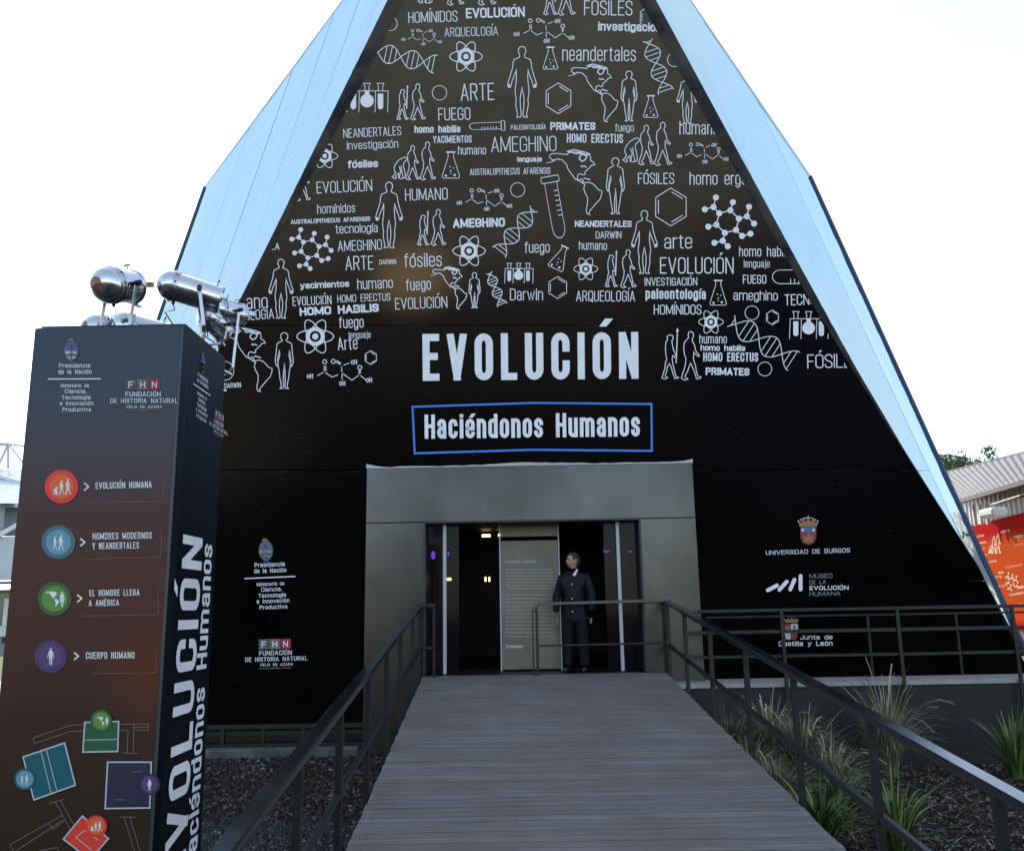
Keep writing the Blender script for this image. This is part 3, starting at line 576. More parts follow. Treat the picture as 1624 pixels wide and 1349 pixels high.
FAINT = flat('faint_print', (.30, .30, .28))
pchild(word('Evolución Humana', 802, 893, 850, 892, 5, .16, pp, None, flat('panel_title', (.42, .42, .42)), name='panel_title'))
pchild(word('Evolución', 803, 1027, 829, 1027, 5, .2, pp, None, flat('panel_foot', (.6, .6, .6)), name='panel_title'))
lays = []
for y in list(range(902, 935, 5))+list(range(942, 1010, 6)):
    x = 802
    while x < 876:
        l = random.uniform(3, 9); lays.append([[(x, y), (x+l, y), (x+l, y+1.6), (x, y+1.6)]]); x += l+1.5
pchild(put(lays, pp, 'panel_text', FAINT, None))
# interior lamps that are lit
PURP = mat('purple_lamp', (.2, .05, .6), .4, emit=(.30, .08, 1), es=.55); WARM = mat('warm_lamp', (.8, .7, .4), .4, emit=(1, .85, .5), es=1.1)
for x, y, Y, w_, h_ in ((687, 880, 14.6, .07, .14), (711, 878, 14.6, .03, .08), (962, 874, 15.5, .12, .03), (1003, 874, 14.5, .14, .03)):
    c = at_y(x, y, Y)-PO
    o = pyd('purple_lamp', *(lambda k: ([c+Vector((math.cos(t)*w_/2, 0, math.sin(t)*h_/2)) for t in [6.2832*i/k for i in range(k)]]+[c+Vector((0, -.03, 0))], [(i, (i+1) % k, k) for i in range(k)]))(14), PURP, None, True)
    o.parent = por
for x, y, Y, w_, h_ in ((771, 849, 17.5, .17, .05), (792, 848, 17.5, .05, .05), (770, 918, 18, .03, .09), (776, 918, 18, .03, .09), (712, 918, 14.7, .08, .05)):
    c = at_y(x, y, Y); psub(MB(PO).box(c.x-w_/2, c.x+w_/2, c.y, c.y+.03, c.z-h_/2, c.z+h_/2), 'ceiling_lamp', WARM, .004)

# ---- print on the front wall
CL = [((1016, 0), (1342, 580)), ((411, 435), (639, 0))]
def W3(place=on_wall):
    zs = {1: (560, 0, 5.413), 2: (820, 0, 5.413), 3: (440, 190, 5.413), 4: (720, 190, 5.413), 5: (980, 180, 5.413), 6: (340, 370, 5.19), 7: (620, 340, 5.413), 8: (900, 340, 3.53), 9: (640, 490, 3.867)}
    T_ = '''1|HOMÍNIDOS|475|200|897|187|95|.09
1|EVOLUCIÓN|970|160|1475|147|88|.19
1|ARQUEOLOGÍA|785|318|1245|306|78|.09
1|ARTE|925|867|1212|860|147|.075
1|FUEGO|732|1037|1008|1030|108|.085
1|homo habilis|527|1143|922|1138|62|.21
1|YACIMIENTOS|687|1230|1018|1225|62|.14
2|FÓSILES|575|133|990|136|128|.08
2|investigación|695|265|1240|275|75|.21
2|neandertales|388|525|1020|528|125|.08
2|PRIMATES|285|1118|673|1118|68|.24
2|HOMO ERECTUS|427|1225|910|1230|78|.15
2|fuego|842|1130|1003|1130|66|.1
3|NEANDERTALES|567|158|1063|133|78|.09
3|investigación|598|258|1038|240|70|.1
3|fósiles|605|417|865|408|66|.22
3|EVOLUCIÓN|338|633|815|612|100|.085
3|HUMANO|1097|697|1463|686|103|.085
3|homínidos|343|807|668|795|78|.09
3|AUSTRALOPITHECUS AFARENSIS|115|897|797|868|38|.2
3|tecnología|500|978|862|965|77|.1
3|AMEGHINO|520|1130|898|1115|90|.09
3|ARTE|585|1292|825|1285|120|.08
3|DARWIN|875|1243|1020|1238|42|.13
3|fósiles|1090|1268|1413|1258|118|.085
3|FÓSILA|-180|1120|18|1115|58|.12
4|PALEONTOLOGÍA|487|87|790|82|42|.13
4|AMEGHINO|320|280|880|270|132|.07
4|humano|35|300|275|298|74|.1
4|lenguaje|543|362|755|360|44|.22
4|AUSTRALOPITHECUS AFARENSIS|137|477|828|464|56|.11
4|AMEGHINO|-8|928|438|918|78|.23
4|NEANDERTALES|1038|920|1525|922|55|.22
4|DARWIN|1217|1020|1437|1018|62|.11
4|humano|1072|1115|1313|1118|74|.1
4|fuego|608|1143|822|1140|95|.09
5|humano|528|180|860|182|112|.085
5|FÓSILES|172|608|483|607|98|.09
5|homo ergaster|615|613|1290|613|110|.085
5|arte|397|1162|637|1160|125|.085
5|homo habilis|1040|1228|1490|1228|86|.1
8|EVOLUCIÓN|518|332|930|332|92|.08
8|lenguaje|987|297|1133|297|42|.1
8|FUEGO|982|388|1113|388|50|.11
8|INVESTIGACIÓN|432|400|727|398|45|.11
8|paleontología|437|473|775|475|58|.17
8|HOMÍNIDOS|483|560|750|560|55|.1
8|ameghino|928|480|1177|482|54|.1
8|TECNOLOGÍA|1217|510|1545|500|62|.1
8|humano|738|722|892|722|50|.1
8|homo habilis|745|762|995|765|32|.22
8|HOMO ERECTUS|760|822|1067|824|50|.16
8|PRIMATES|773|898|1018|902|42|.24
8|FÓSILES|1343|862|1640|856|78|.085
8|ARQUEOLOGÍA|48|487|378|487|60|.09
7|fuego|132|655|345|645|97|.09
7|EVOLUCIÓN|38|817|485|800|98|.085
7|Darwin|1022|738|1305|738|102|.085
6|humano|1178|463|1470|450|88|.09
6|yacimientos|707|458|1110|440|52|.22
6|EVOLUCIÓN|645|598|965|583|75|.1
6|HOMO ERECTUS|1013|570|1450|553|62|.1
6|HOMO HABILIS|703|680|1355|645|68|.26
6|fuego|1028|782|1230|775|92|.09
6|lenguaje|1107|865|1287|860|54|.1
6|Arte|1017|963|1180|953|105|.085
6|humano|40|632|440|617|118|.085
6|ARQUEOLOGÍA|20|733|492|700|82|.095
6|DARWIN|83|1275|220|1267|42|.13'''
    for ln in T_.split('\n'):
        z, s, *nn = ln.split('|'); nn = [float(v) for v in nn]; ox, oy, sc = zs[int(z)]
        x0, y0, x1, y1, H, t = nn; t *= .88
        sub(word(s, ox+x0/sc, oy+y0/sc, ox+x1/sc, oy+y1/sc, H/sc, t, place, None, planes=CL, gap=.10 if t < .16 else .07))
W3()
for k, cx, by, h, *o in [('ape', 676, 6, 60), ('walk', 722, 8, 64), ('walk', 772, 8, 68), ('spear', 873, 24, 62), ('walk', 898, 24, 66), ('circle', 619, 49, 22), ('citric', 670, 72, 66), ('dna', 641, 142, 100, 78), ('atom', 739, 113, 46), ('man', 828, 186, 112), ('circle', 697, 159, 23), ('spear', 638.5, 190, 52), ('walk', 662.5, 190, 57), ('rack', 582, 178, 43), ('tube', 772.5, 228, 56, -88, .6),
    ('citric', 864.7, 68, 99), ('flask', 873, 111, 36.5), ('hex', 885.6, 180.5, 48.6), ('amer', 941, 194, 92.4), ('woman', 997.5, 192, 79), ('flask', 1032, 187.5, 36), ('dna', 1041.7, 148.5, 87, 19), ('circle', 1069.5, 106, 22), ('man', 1090, 196, 80), ('hex', 1030, 46, 36),
    ('atom', 515, 266, 37), ('ape', 634, 284, 55.5), ('walk', 654.3, 285, 54), ('walk', 678, 285, 60), ('flask', 715, 284, 43.5), ('man', 617, 393, 104), ('spear', 671, 389, 52), ('walk', 695, 389, 57), ('mol', 494, 426, 62), ('walk', 480, 318, 57),
    ('citric', 770, 334, 90.5), ('circle', 821, 312.5, 22.5), ('tube', 880, 378, 99, 10, .62), ('amer', 911, 341, 104), ('woman', 976, 339, 88.5), ('dna', 819, 409.5, 88, -39), ('atom', 744, 421, 46), ('flask', 888, 429, 40, -25), ('rack', 822.5, 449, 29.6), ('atom', 929, 443.5, 34), ('spear', 969.5, 455, 55), ('walk', 996, 456, 60),
    ('ape', 1001, 257.6, 62), ('walk', 1025, 261, 62.5), ('walk', 1051, 262, 68), ('citric', 1116, 259, 84), ('hex', 1064, 358.3, 60), ('mol', 1156.8, 390.6, 77.6), ('man', 1022, 433.5, 99.5),
    ('flask', 1139, 485, 41), ('tube', 1265, 479, 80, -90, .85), ('circle', 1192.6, 507, 22), ('hex', 1225, 515, 23.5), ('atom', 1127.5, 528, 35), ('rack', 1282.4, 537, 40.5), ('dna', 1209, 600, 118, 57), ('spear', 1063, 601, 76.5), ('walk', 1095.5, 602, 76.5), ('circle', 1213, 596, 22),
    ('man', 445.6, 504.5, 93.5), ('atom', 500, 559.5, 52), ('amer', 389, 621.5, 101.5), ('woman', 450.8, 616, 88.6), ('circle', 356, 603, 30), ('hex', 588, 578, 22), ('citric', 540.6, 611, 106.6), ('dna', 786, 485.5, 55, 22), ('amer', 712, 490.5, 67.4), ('woman', 752.5, 488, 55.5), ('hex', 884.5, 473.5, 35)]:
    lw = 1.25 if h > 45 else 1.0
    sub(drawing(k, cx, by, h, on_wall, None, o[0] if o else 0, lw, planes=CL, sx=o[1] if len(o) > 1 else 1))
def z9(x, y): return (640+x/3.867, 490+y/3.867)
p0, p1 = z9(118, 440), z9(1442, 427); sub(word('EVOLUCIÓN', *p0, *p1, 287/3.867, .152, on_wall, None, name='title_word', gap=.17))
p0, p1 = z9(130, 795), z9(1450, 780); sub(word('Haciéndonos Humanos', *p0, *p1, 148/3.867, .15, on_wall, None, name='title_word', gap=.09))
fr_ = [z9(*p) for p in ((55, 599), (800, 575), (1520, 582), (1523, 869), (800, 862), (68, 884))]
sub(put([ribbon(fr_, 3.0, True)], on_wall, 'title_frame', BLUE, None))

# ---- logos (used on the front wall and on the totem)
C_ = {k: flat(k, v) for k, v in dict(crest_blue=(.07, .12, .28), crest_white=(.5, .5, .54), crest_red=(.22, .03, .022), crest_gold=(.30, .15, .045), logo_red=(.33, .015, .03), logo_grey=(.085, .08, .078), logo_brown=(.16, .12, .10), logo_wine=(.25, .05, .06), crest_green=(.05, .12, .10)).items()}
def E2(cx, cy, rx, ry, a0=0, a1=360, k=18): return [arc(cx, cy, rx, ry, a0, a1, k)[:-1] if a1-a0 == 360 else arc(cx, cy, rx, ry, a0, a1, k)]
def presid(fr, place, par, scale=1.0, m=None):
    """fr maps local units (origin at left of rule, x right, y up, 1 unit = photo pixel of the wall version) to surface pixels"""
    add = lambda lays, c, nm='logo_mark': par(put([[[fr(*p) for p in pc] for pc in l] for l in lays], place, nm, c, None))
    add([E2(36, 43, 11.5, 16)], C_['crest_green']); add([E2(36, 43, 10, 14)], C_['crest_white'])
    put2 = lambda lays, c, o=.003: par(put([[[fr(*p) for p in pc] for pc in l] for l in lays], lambda a, b, q_: place(a, b, q_+o), 'logo_mark', c, None))
    put2([[arc(36, 43.5, 10, 13.5, 0, 180, 12)]], C_['crest_blue']); put2([E2(36, 49.5, 3, 3.4, k=8)], C_['crest_red'], .005); put2([[[(26.5, 37), (36, 39.5), (45.5, 37), (45, 35), (36, 37), (27, 35)]]], C_['crest_red'], .005)
    put2([[[(35.2, 47), (36.8, 47), (36.8, 30), (35.2, 30)]]], C_['crest_green'], .004)
    put2([[arc(35, 58.5, 5, 3.5, 0, 180, 8)]], C_['crest_gold'], .001); put2([[[(36, 29), (41, 24), (39, 24), (36, 27), (32, 24), (30, 24)]]], C_['crest_blue'], .002)
    add([[[(0, -.9), (81, -.9), (81, .9), (0, .9)]]], PRINT, 'logo_rule')
    for s, x0, x1, y, H in (('Presidencia', 17, 65, 17, 7), ('de la Nación', 16, 67, 7.5, 7), ('Ministerio de', 19.5, 63, -13, 5.6), ('Ciencia,', 26, 58.5, -22, 6.4), ('Tecnología', 21, 65, -31.5, 6.4), ('e Innovación', 18, 70, -40.5, 6.4), ('Productiva', 22, 66, -50, 6.4)):
        d, f2 = frame2(*fr(x0, y), *fr(x1, y)); Hs = H*scale
        par(put([[[f2(*p) for p in pc] for pc in l] for l in text_polys(s, d, Hs, .135, .16)], place, 'logo_word', m or PRINT, None))
def fhn(fr, place, par, scale=1.0):
    add = lambda lays, c, nm='logo_mark', o=0: par(put([[[fr(*p) for p in pc] for pc in l] for l in lays], lambda a, b, q_: place(a, b, q_+o), nm, c, None))
    for i, (c, ch) in enumerate((('logo_grey', 'F'), ('logo_brown', 'H'), ('logo_red', 'N'))):
        x = 21+17.2*i; add([[[(x, 0), (x+16.4, 0), (x+16.4, 16), (x, 16)]]], C_[c])
        d, f2 = frame2(*fr(x+4.5, 3.2), *fr(x+12, 3.2)); par(put([[[f2(*p) for p in pc] for pc in l] for l in text_polys(ch, d, 9.4*scale, .15, .1, True)], lambda a, b, q_: place(a, b, q_+.004), 'logo_letter', PRINT, None))
    for s, x0, x1, y, H, t in (('FUNDACIÓN', 21.5, 73, -9.5, 7.2, .13), ('DE HISTORIA NATURAL', -1, 97.5, -19, 6.8, .13), ('FÉLIX DE AZARA', 23, 74.5, -26.5, 4, .14)):
        d, f2 = frame2(*fr(x0, y), *fr(x1, y)); par(put([[[f2(*p) for p in pc] for pc in l] for l in text_polys(s, d, H*scale, t, .2, True)], place, 'logo_word', PRINT, None))
    for i, c in enumerate(('logo_grey', 'logo_brown', 'logo_red')): add([[[(21+17.2*i, -31), (37+17.2*i, -31), (37+17.2*i, -29.4), (21+17.2*i, -29.4)]]], C_[c])
def afr(x, y, s=1, tilt=0): c, n = math.cos(tilt), math.sin(tilt); return lambda a, b: (x+(a*c+b*n)*s, y+(a*n-b*c)*s)
presid(afr(387.5, 917, 1, rad(-2.4)), on_wall, sub)
fhn(afr(389.5, 1030, 1, rad(-1.5)), on_wall, sub)
# university crest and words; z5 = zoom at (1100,780)
zu = lambda x, y: (1100+x/3.1, 780+y/3.1)
def patch(pts, c, nm='logo_mark', o=0, z=zu, place=on_wall, par=sub): return par(put([fill([z(*p) for p in pts])], lambda a, b, q_: place(a, b, q_+o), nm, c, None))
patch([(525, 175), (603, 175), (603, 225), (590, 250), (564, 260), (538, 250), (525, 225)], C_['crest_red']); patch([(527, 172), (601, 172), (601, 198), (527, 198)], C_['crest_blue'], o=.002)
for x in (537, 589): patch([(x+8*math.cos(a*.785), 186+8*math.sin(a*.785)) for a in range(8)], C_['crest_white'], o=.004)
patch([(540, 245), (540, 212), (548, 212), (548, 220), (556, 220), (556, 205), (572, 205), (572, 220), (580, 220), (580, 212), (588, 212), (588, 245)], C_['crest_gold'], o=.004)
patch([(522, 170), (514, 145), (530, 150), (540, 130), (552, 146), (564, 122), (576, 146), (588, 130), (598, 150), (613, 145), (606, 170)], C_['crest_gold'])
patch([(562, 122), (562, 112), (566, 112), (566, 122)], C_['crest_gold'])
sub(put([[ [zu(515+10.6*i+4*math.cos(a), 143-18*math.sin(math.pi*i/9)+4*math.sin(a)) for a in (0, 1.57, 3.14, 4.71)] ] for i in range(10)], lambda a, b, q_: on_wall(a, b, q_+.004), 'logo_mark', PRINT, None))
sub(word('UNIVERSIDAD DE BURGOS', *zu(356, 309), *zu(769, 296), 21/3.1, .12, on_wall, None, gap=.2, serif=True, name='logo_word'))
for a, b in (((365, 482), (410, 459)), ((422, 480), (458, 440)), ((475, 478), (496, 430)), ((526, 478), (526, 412))):
    d, f2 = frame2(*zu(*a), *zu(*b)); sub(put([[arc(0, 0, 3, 3, 90, 270, 6)+arc(d, 0, 3, 3, -90, 90, 6)]], lambda u, v, q_: on_wall(*f2(u, v), q_), 'logo_mark', PRINT, None))
DIMP = flat('grey_print', (.26, .28, .31))
for s, y, x1, t, mm in (('MUSEO', 424, 682, .1, DIMP), ('DE LA', 454, 650, .1, DIMP), ('EVOLUCIÓN', 482, 762, .17, PRINT), ('HUMANA', 511, 722, .1, DIMP)):
    sub(word(s, *zu(570, y), *zu(x1, y-3), 21/3.1, t, on_wall, None, mm, name='logo_word', gap=.2))
patch([(447, 648), (479, 648), (479, 720), (465, 728), (450, 720)], C_['crest_red']); patch([(479, 648), (513, 648), (513, 684), (479, 684)], C_['crest_white']); patch([(447, 690), (477, 690), (477, 724), (455, 722)], C_['crest_white'], o=.003)
patch([(479, 686), (513, 686), (510, 715), (495, 728), (479, 722)], C_['crest_red'], o=.003); patch([(452, 662), (470, 662), (470, 680), (452, 680)], C_['crest_gold'], o=.003); patch([(487, 655), (505, 655), (500, 678), (492, 678)], C_['logo_wine'], o=.003)
patch([(450, 642), (444, 620), (458, 628), (466, 618), (474, 628), (482, 616), (490, 628), (498, 618), (506, 628), (516, 620), (512, 642)], C_['crest_gold'])
sub(word('Junta de', *zu(524, 724), *zu(683, 723), 7.0, .16, on_wall, None, name='logo_word', gap=.15)); sub(word('Castilla y León', *zu(418, 757), *zu(683, 754), 7.6, .16, on_wall, None, name='logo_word', gap=.15))

# ---- steel frame under the left half of the wall
bf = MB(PO)
for z, d in ((.60, 0), (.50, .05), (.33, .0)): bf.box(-7.6, -2.25, 13.72+d, 13.80+d, z-.03, z+.03)
for i in range(9): bf.box(-7.4+.6*i, -7.35+.6*i, 13.74, 13.8, .3, .62)
bf.box(-7.6, -2.27, 14.1, 14.14, 0, .75)
o = sub(bf.build('base_frame', STEEL_DK)); o.matrix_parent_inverse = Matrix(); o.location = (0, 0, 0)

# ================================================================== RAMP
RD = ray(790, 801); RD = RD/RD.y           # direction of the ramp, away from the camera
Y1, Y0_ = 13.40, 3.2
def rz(Y): return 1.30-.1135*(Y1-Y)
def rxl(Y): return -1.37+.0175*(Y1-Y)
def rxr(Y): return 2.19+.0175*(Y1-Y)
rt = thing('entrance_ramp', 'long ramp of weathered grey boards rising to the pavilion doorway between two black railings', 'ramp', (.5, 8, 0)); RO = Vector((.5, 8, 0))
n_pl = 92; st = (Y1-Y0_)/n_pl
slope = math.atan(.1135)
me0 = None
for i in range(n_pl):
    y = Y0_+st*(i+.5); L_ = rxr(y)-rxl(y)
    if me0 is None:
        me0 = bpy.data.meshes.new('plank'); w2 = st/math.cos(slope)*.5-.0016
        b_ = bmesh.new(); bmesh.ops.create_cube(b_, size=1); bmesh.ops.scale(b_, vec=(L_, w2*2, .03), verts=b_.verts)
        bmesh.ops.bevel(b_, geom=[e for e in b_.edges if abs(e.verts[0].co.x-e.verts[1].co.x) > 1], offset=.004, segments=2, affect='EDGES'); b_.to_mesh(me0); b_.free()
    o = link('plank', me0, rt, WOOD if i == 0 else None)
    o.location = Vector(((rxl(y)+rxr(y))/2+random.uniform(-.006, .006), y, rz(y)-.015+random.uniform(-.002, .002)))-RO
    o.rotation_euler = (slope+random.uniform(-.004, .004), random.uniform(-.0008, .0008), random.uniform(-.0012, .0012))
for rx in (rxl, rxr):
    s_ = MB(RO).beam((rx(Y0_)+(.05 if rx is rxl else -.05), Y0_, rz(Y0_)-.14), (rx(Y1)+(.05 if rx is rxl else -.05), Y1, rz(Y1)-.14), .05, .2)
    o = s_.build('stringer', STEEL_DK, rt)
for Y in (13.1, 11.2, 9.2, 7.2, 5.4):
    for rx, sg in ((rxl, 1), (rxr, -1)):
        if rz(Y) > .35: MB(RO).box(rx(Y)+.1*sg-.05, rx(Y)+.1*sg+.05, Y-.05, Y+.05, 0, rz(Y)-.2).build('support_post', STEEL_DK, rt)
# deck screws, two rows at each edge and one pair in the middle
vs = []; fs = []
for i in range(n_pl):
    y = Y0_+st*(i+.5)
    for fx in (.03, .35, .65, .97):
        for dy in (-.28, .28):
            x = rxl(y)+(rxr(y)-rxl(y))*fx+random.uniform(-.006, .006); yy = y+dy*st; n = len(vs)
            vs += [Vector((x+.0055*math.cos(a), yy+.0055*math.sin(a), rz(yy)+.0035))-RO for a in [6.2832*j/6 for j in range(6)]]; fs.append(tuple(range(n, n+6)))
pyd('deck_screw', vs, fs, STEEL_DK, rt)['kind'] = 'stuff'
# dark skirt under the top landing
MB(RO).box(rxl(Y1)+.02, 2.15, 13.30, 13.38, 0, 1.2).build('landing_skirt', STEEL_DK, rt)

# ---- railings
def railing(name, label, side, extra):
    rx = (lambda Y: rxl(Y)-.05) if side < 0 else (lambda Y: rxr(Y)+.05)
    O = Vector((rx(8), 8, 0)); t = thing(name, label, 'railing', O, 'railings of the entrance ramp')
    Yt, Yb = 13.32, 3.0
    p = lambda Y, h: Vector((rx(Y), Y, rz(Y)+h))
    MB(O).beam(p(Yt, 1.02), p(Yb, 1.02), .10, .05).build('handrail', RAILTOP, t, bevel=.008)
    MB(O).beam(p(Yt, .40), p(Yb, .40), .04, .05).build('mid_rail', STEEL_DK, t, bevel=.004)
    for Y in ([13.3, 12.3, 10.8, 9.5, 8.2, 6.8, 5.45, 4.1] if side < 0 else [13.3, 12.1, 10.7, 9.2, 7.75, 6.2, 4.7, 3.3]):
        MB(O).box(rx(Y)-.025, rx(Y)+.025, Y-.025, Y+.025, rz(Y)-.18, rz(Y)+1.0).build('post', STEEL_DK, t, bevel=.003)
    for a, b, w_, h_, nm in extra: MB(O).beam(a, b, w_, h_).build(nm, RAILTOP if nm == 'handrail' else STEEL_DK, t, bevel=.004)
    return t
dz = 1.31
xl, xr = rxl(13.3)-.05, rxr(13.3)+.05
railing('ramp_railing', 'black steel railing on the left edge of the ramp beside the totem', -1, [
    ((xl-.02, 13.3, dz+1.02), (xl+.24, 13.3, dz+1.0), .06, .05, 'handrail'), ((xl, 13.3, dz+.41), (xl+.24, 13.3, dz+.39), .04, .04, 'mid_rail'), ((xl+.22, 13.3, dz-.05), (xl+.22, 13.3, dz+.99), .04, .04, 'post')])
bx = at_y(851, 968, 13.25).x
railing('ramp_railing', 'black steel railing on the right edge of the ramp, turning across the doorway', 1, [
    ((xr+.02, 13.3, dz+1.02), (bx+.04, 13.3, dz+1.0), .06, .045, 'handrail'), ((bx+.05, 13.3, dz+1.0), (bx-.06, 13.3, dz+.9), .05, .045, 'handrail'),
    ((xr, 13.3, dz+.41), (bx, 13.3, dz+.40), .035, .03, 'mid_rail'), ((bx, 13.3, dz-.03), (bx, 13.3, dz+.98), .04, .04, 'post'), ((bx-.06, 13.3, dz-.03), (bx-.06, 13.3, dz+.9), .02, .02, 'post')])

# ---- right terrace: plinth wall with ledge and two fences
O = Vector((6, 13.2, 0)); t = thing('plinth_wall', 'dark painted low wall with a pale ledge in front of the right half of the pavilion', 'wall', O)
MB(O).box(2.30, 12.0, 13.0, 13.18, -.1, 1.10).build('wall', PLINTH, t)
MB(O).box(2.28, 12.0, 12.96, 13.85, 1.10, 1.155).build('ledge', CONC, t, bevel=.005)
def fence(label, Y, zs, posts, zb, w_, x0=2.8, x1=12):
    O = Vector((6, Y, 1.15)); t = thing('terrace_fence', label, 'fence', O, 'steel fences along the terrace')
    for z, h in zs: MB(O).box(x0, x1, Y-.02, Y+.02, z-h/2, z+h/2).build('rail', STEEL_DK, t, bevel=.003)
    for x in posts: MB(O).box(x-w_/2, x+w_/2, Y-.05, Y-.021, zb, zs[0][0]+.0).build('post', STEEL_DK, t, bevel=.003)
zz = lambda y, Y: at_y(1350, y, Y).z
fence('front steel fence of the terrace, posts fixed to the dark low wall', 12.93, [(zz(965, 12.93), .045), (zz(999, 12.93), .05), (zz(1038, 12.93), .04)], [at_y(x, 1040, 12.93).x for x in (1243, 1428, 1612)]+[9.2, 11], .55, .05, 2.62)
fence('thin steel fence standing behind the front one, close to the black wall', 13.8, [(zz(975, 13.8), .03), (zz(999, 13.8), .03), (zz(1037, 13.8), .03)], [at_y(x, 1040, 13.8).x for x in (1380, 1521)]+[8.3, 10], 1.16, .04, 2.9)

# ================================================================== TOTEM
TX0, TX1, TY0, TY1 = -2.715, -1.83, 4.8, 5.47
TO = Vector(((TX0+TX1)/2, 5.1, 0))
tot = thing('totem', 'tall four-sided information totem with coloured round icons and a site plan on its front', 'sign', TO)
def tsub(o):
    if o is not None:
        for v in o.data.vertices: v.co -= TO
        o.parent = tot
    return o
def rampmat(name, zst, rough=.4, spec=.25):
    m = mat(name, (.05,)*3, rough, 0, spec); c = ramp(m, posz(m, 0, 4), [(z/4, k) for z, k in zst])
    return m, c
TF, c = rampmat('totem_front_print_sky_tint', [(.0, (.020, .013, .009)), (1.1, (.034, .020, .012)), (1.75, (.054, .027, .018)), (2.3, (.092, .037, .028)), (2.75, (.088, .042, .037)), (3.1, (.082, .066, .073)), (3.45, (.066, .080, .104)), (3.9, (.060, .075, .100))])  # print gradient; the blue top also carries painted sky reflection
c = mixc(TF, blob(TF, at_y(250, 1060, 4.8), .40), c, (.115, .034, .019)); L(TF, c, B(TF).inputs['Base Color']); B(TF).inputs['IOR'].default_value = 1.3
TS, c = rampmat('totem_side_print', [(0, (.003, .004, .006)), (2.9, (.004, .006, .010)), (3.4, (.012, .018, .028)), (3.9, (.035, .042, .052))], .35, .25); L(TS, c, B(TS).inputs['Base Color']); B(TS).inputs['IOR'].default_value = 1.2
mb = MB(TO); b0 = TX0; 
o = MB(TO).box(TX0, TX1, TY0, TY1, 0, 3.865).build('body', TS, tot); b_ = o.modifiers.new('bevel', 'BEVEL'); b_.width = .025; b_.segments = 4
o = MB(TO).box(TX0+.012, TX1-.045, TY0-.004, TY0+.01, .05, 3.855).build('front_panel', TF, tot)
MB(TO).box(TX1-.044, TX1-.026, TY0-.003, TY0+.01, .05, 3.855).build('corner_strip', mat('corner_print', (.028, .034, .042), .35), tot)
MB(TO).box(TX0+.03, TX1-.03, TY0+.03, TY1-.03, 3.865, 3.878).build('top_plate', STEEL_DK, tot)
tf = lambda x, y, o: at_y(x, y, TY0-.005-o)
presid(afr(76, 601, 1.035, rad(-.3)), tf, tsub, 1.035)
fhn(afr(176, 618.5, 1.083, rad(-.2)), tf, tsub, 1.083)
ts = lambda a, b, o: Vector((TX1+o, a, -b))
def sfr(Y0, Z0, u): return lambda a, b: (Y0+a*u, -(Z0+b*u))
presid(sfr(4.91, at_x(298, 603, TX1).z, .0036), ts, tsub, .0036)
fhn(sfr(5.215, at_x(330, 656, TX1).z, .0034), ts, tsub, .0034)
zt = lambda x, y: at_x(x, y, TX1).z
tsub(word('EVOLUCIÓN', 5.20, -zt(285, 1398), 5.20, -zt(318, 853), .31, .165, ts, None, name='side_word', gap=.17))
tsub(word('Haciéndonos Humanos', 5.375, -zt(322, 1368), 5.375, -zt(340, 865), .165, .15, ts, None, name='side_word', gap=.09))
z2 = lambda x, y: (x/4.217, 700+y/4.217); z3 = lambda x, y: (x/3.867, 1000+y/3.867)
for s, zf, x0, y0, x1, y1, H, sc in (('EVOLUCIÓN HUMANA', z2, 640, 317, 1015, 308, 44, 4.217), ('HOMBRES MODERNOS', z2, 620, 655, 1017, 648, 44, 4.217), ('Y NEANDERTALES', z2, 618, 720, 930, 714, 44, 4.217), ('EL HOMBRE LLEGA', z2, 598, 1033, 933, 1028, 42, 4.217), ('A AMÉRICA', z2, 594, 1100, 797, 1096, 42, 4.217), ('CUERPO HUMANO', z3, 527, 172, 825, 169, 42, 3.867)):
    tsub(word(s, *zf(x0, y0), *zf(x1, y1), H/sc, .125, tf, None, name='legend_word', gap=.12))
for x, y in ((137.5, 771.5), (131.5, 859.5), (126.5, 948.5), (121.5, 1040)):
    tsub(put([ribbon([(x-3.2, y-5.2), (x+3, y), (x-3.2, y+5.2)], 2.4)], tf, 'chevron', PRINT, None))
def fm(name, c): return flat(name, c, .4)
IC = dict(red=fm('icon_red', (.80, .045, .035)), orange=fm('icon_orange', (.80, .13, .03)), teal=fm('icon_teal', (.075, .15, .19)), sky=fm('icon_sky', (.14, .30, .38)), dgreen=fm('icon_dark_green', (.055, .11, .04)), green=fm('icon_green', (.12, .27, .05)), purple=fm('icon_purple', (.085, .035, .12)), purple2=fm('icon_violet', (.10, .05, .16)),
    pteal=fm('plan_teal', (.010, .10, .12)), pgreen=fm('plan_green', (.02, .10, .045)), ppurple=fm('plan_purple', (.028, .022, .048)), pred=fm('plan_red', (.75, .05, .03)), pline=fm('plan_line', (.24, .20, .18)), pwall=fm('plan_wall', (.48, .50, .56)), brk=fm('bracket_line', (.20, .11, .09)))
def tpoly(pts, m, nm, off=0.0): tsub(put([fill(pts)], lambda a, b, o: tf(a, b, o+off), nm, m, None))
def tdisc(x, y, r, m, nm='icon_disc', off=0.0): tsub(put([disc(x, y, r, 28)], lambda a, b, o: tf(a, b, o+off), nm, m, None))
def tdraw(solid, cx, by, h, off=.003): tsub(drawing('', cx, by, h, lambda a, b, o: tf(a, b, o+off), None, solid=solid, name='icon_figure'))
tdisc(97.5, 771.5, 26.6, IC['red']); tdisc(97.5, 771.5, 19.5, IC['orange'], off=.002); tdraw([APE], 88.5, 784, 20); tdraw([WALK], 98, 784, 23); tdraw([WALK], 108, 784, 25)
tdisc(92.5, 859.5, 26.8, IC['teal']); tdisc(92.5, 859.5, 20, IC['sky'], off=.002); tdraw([SPEARMAN], 87.5, 872, 23); tdraw([WALK], 97, 872, 24.5)
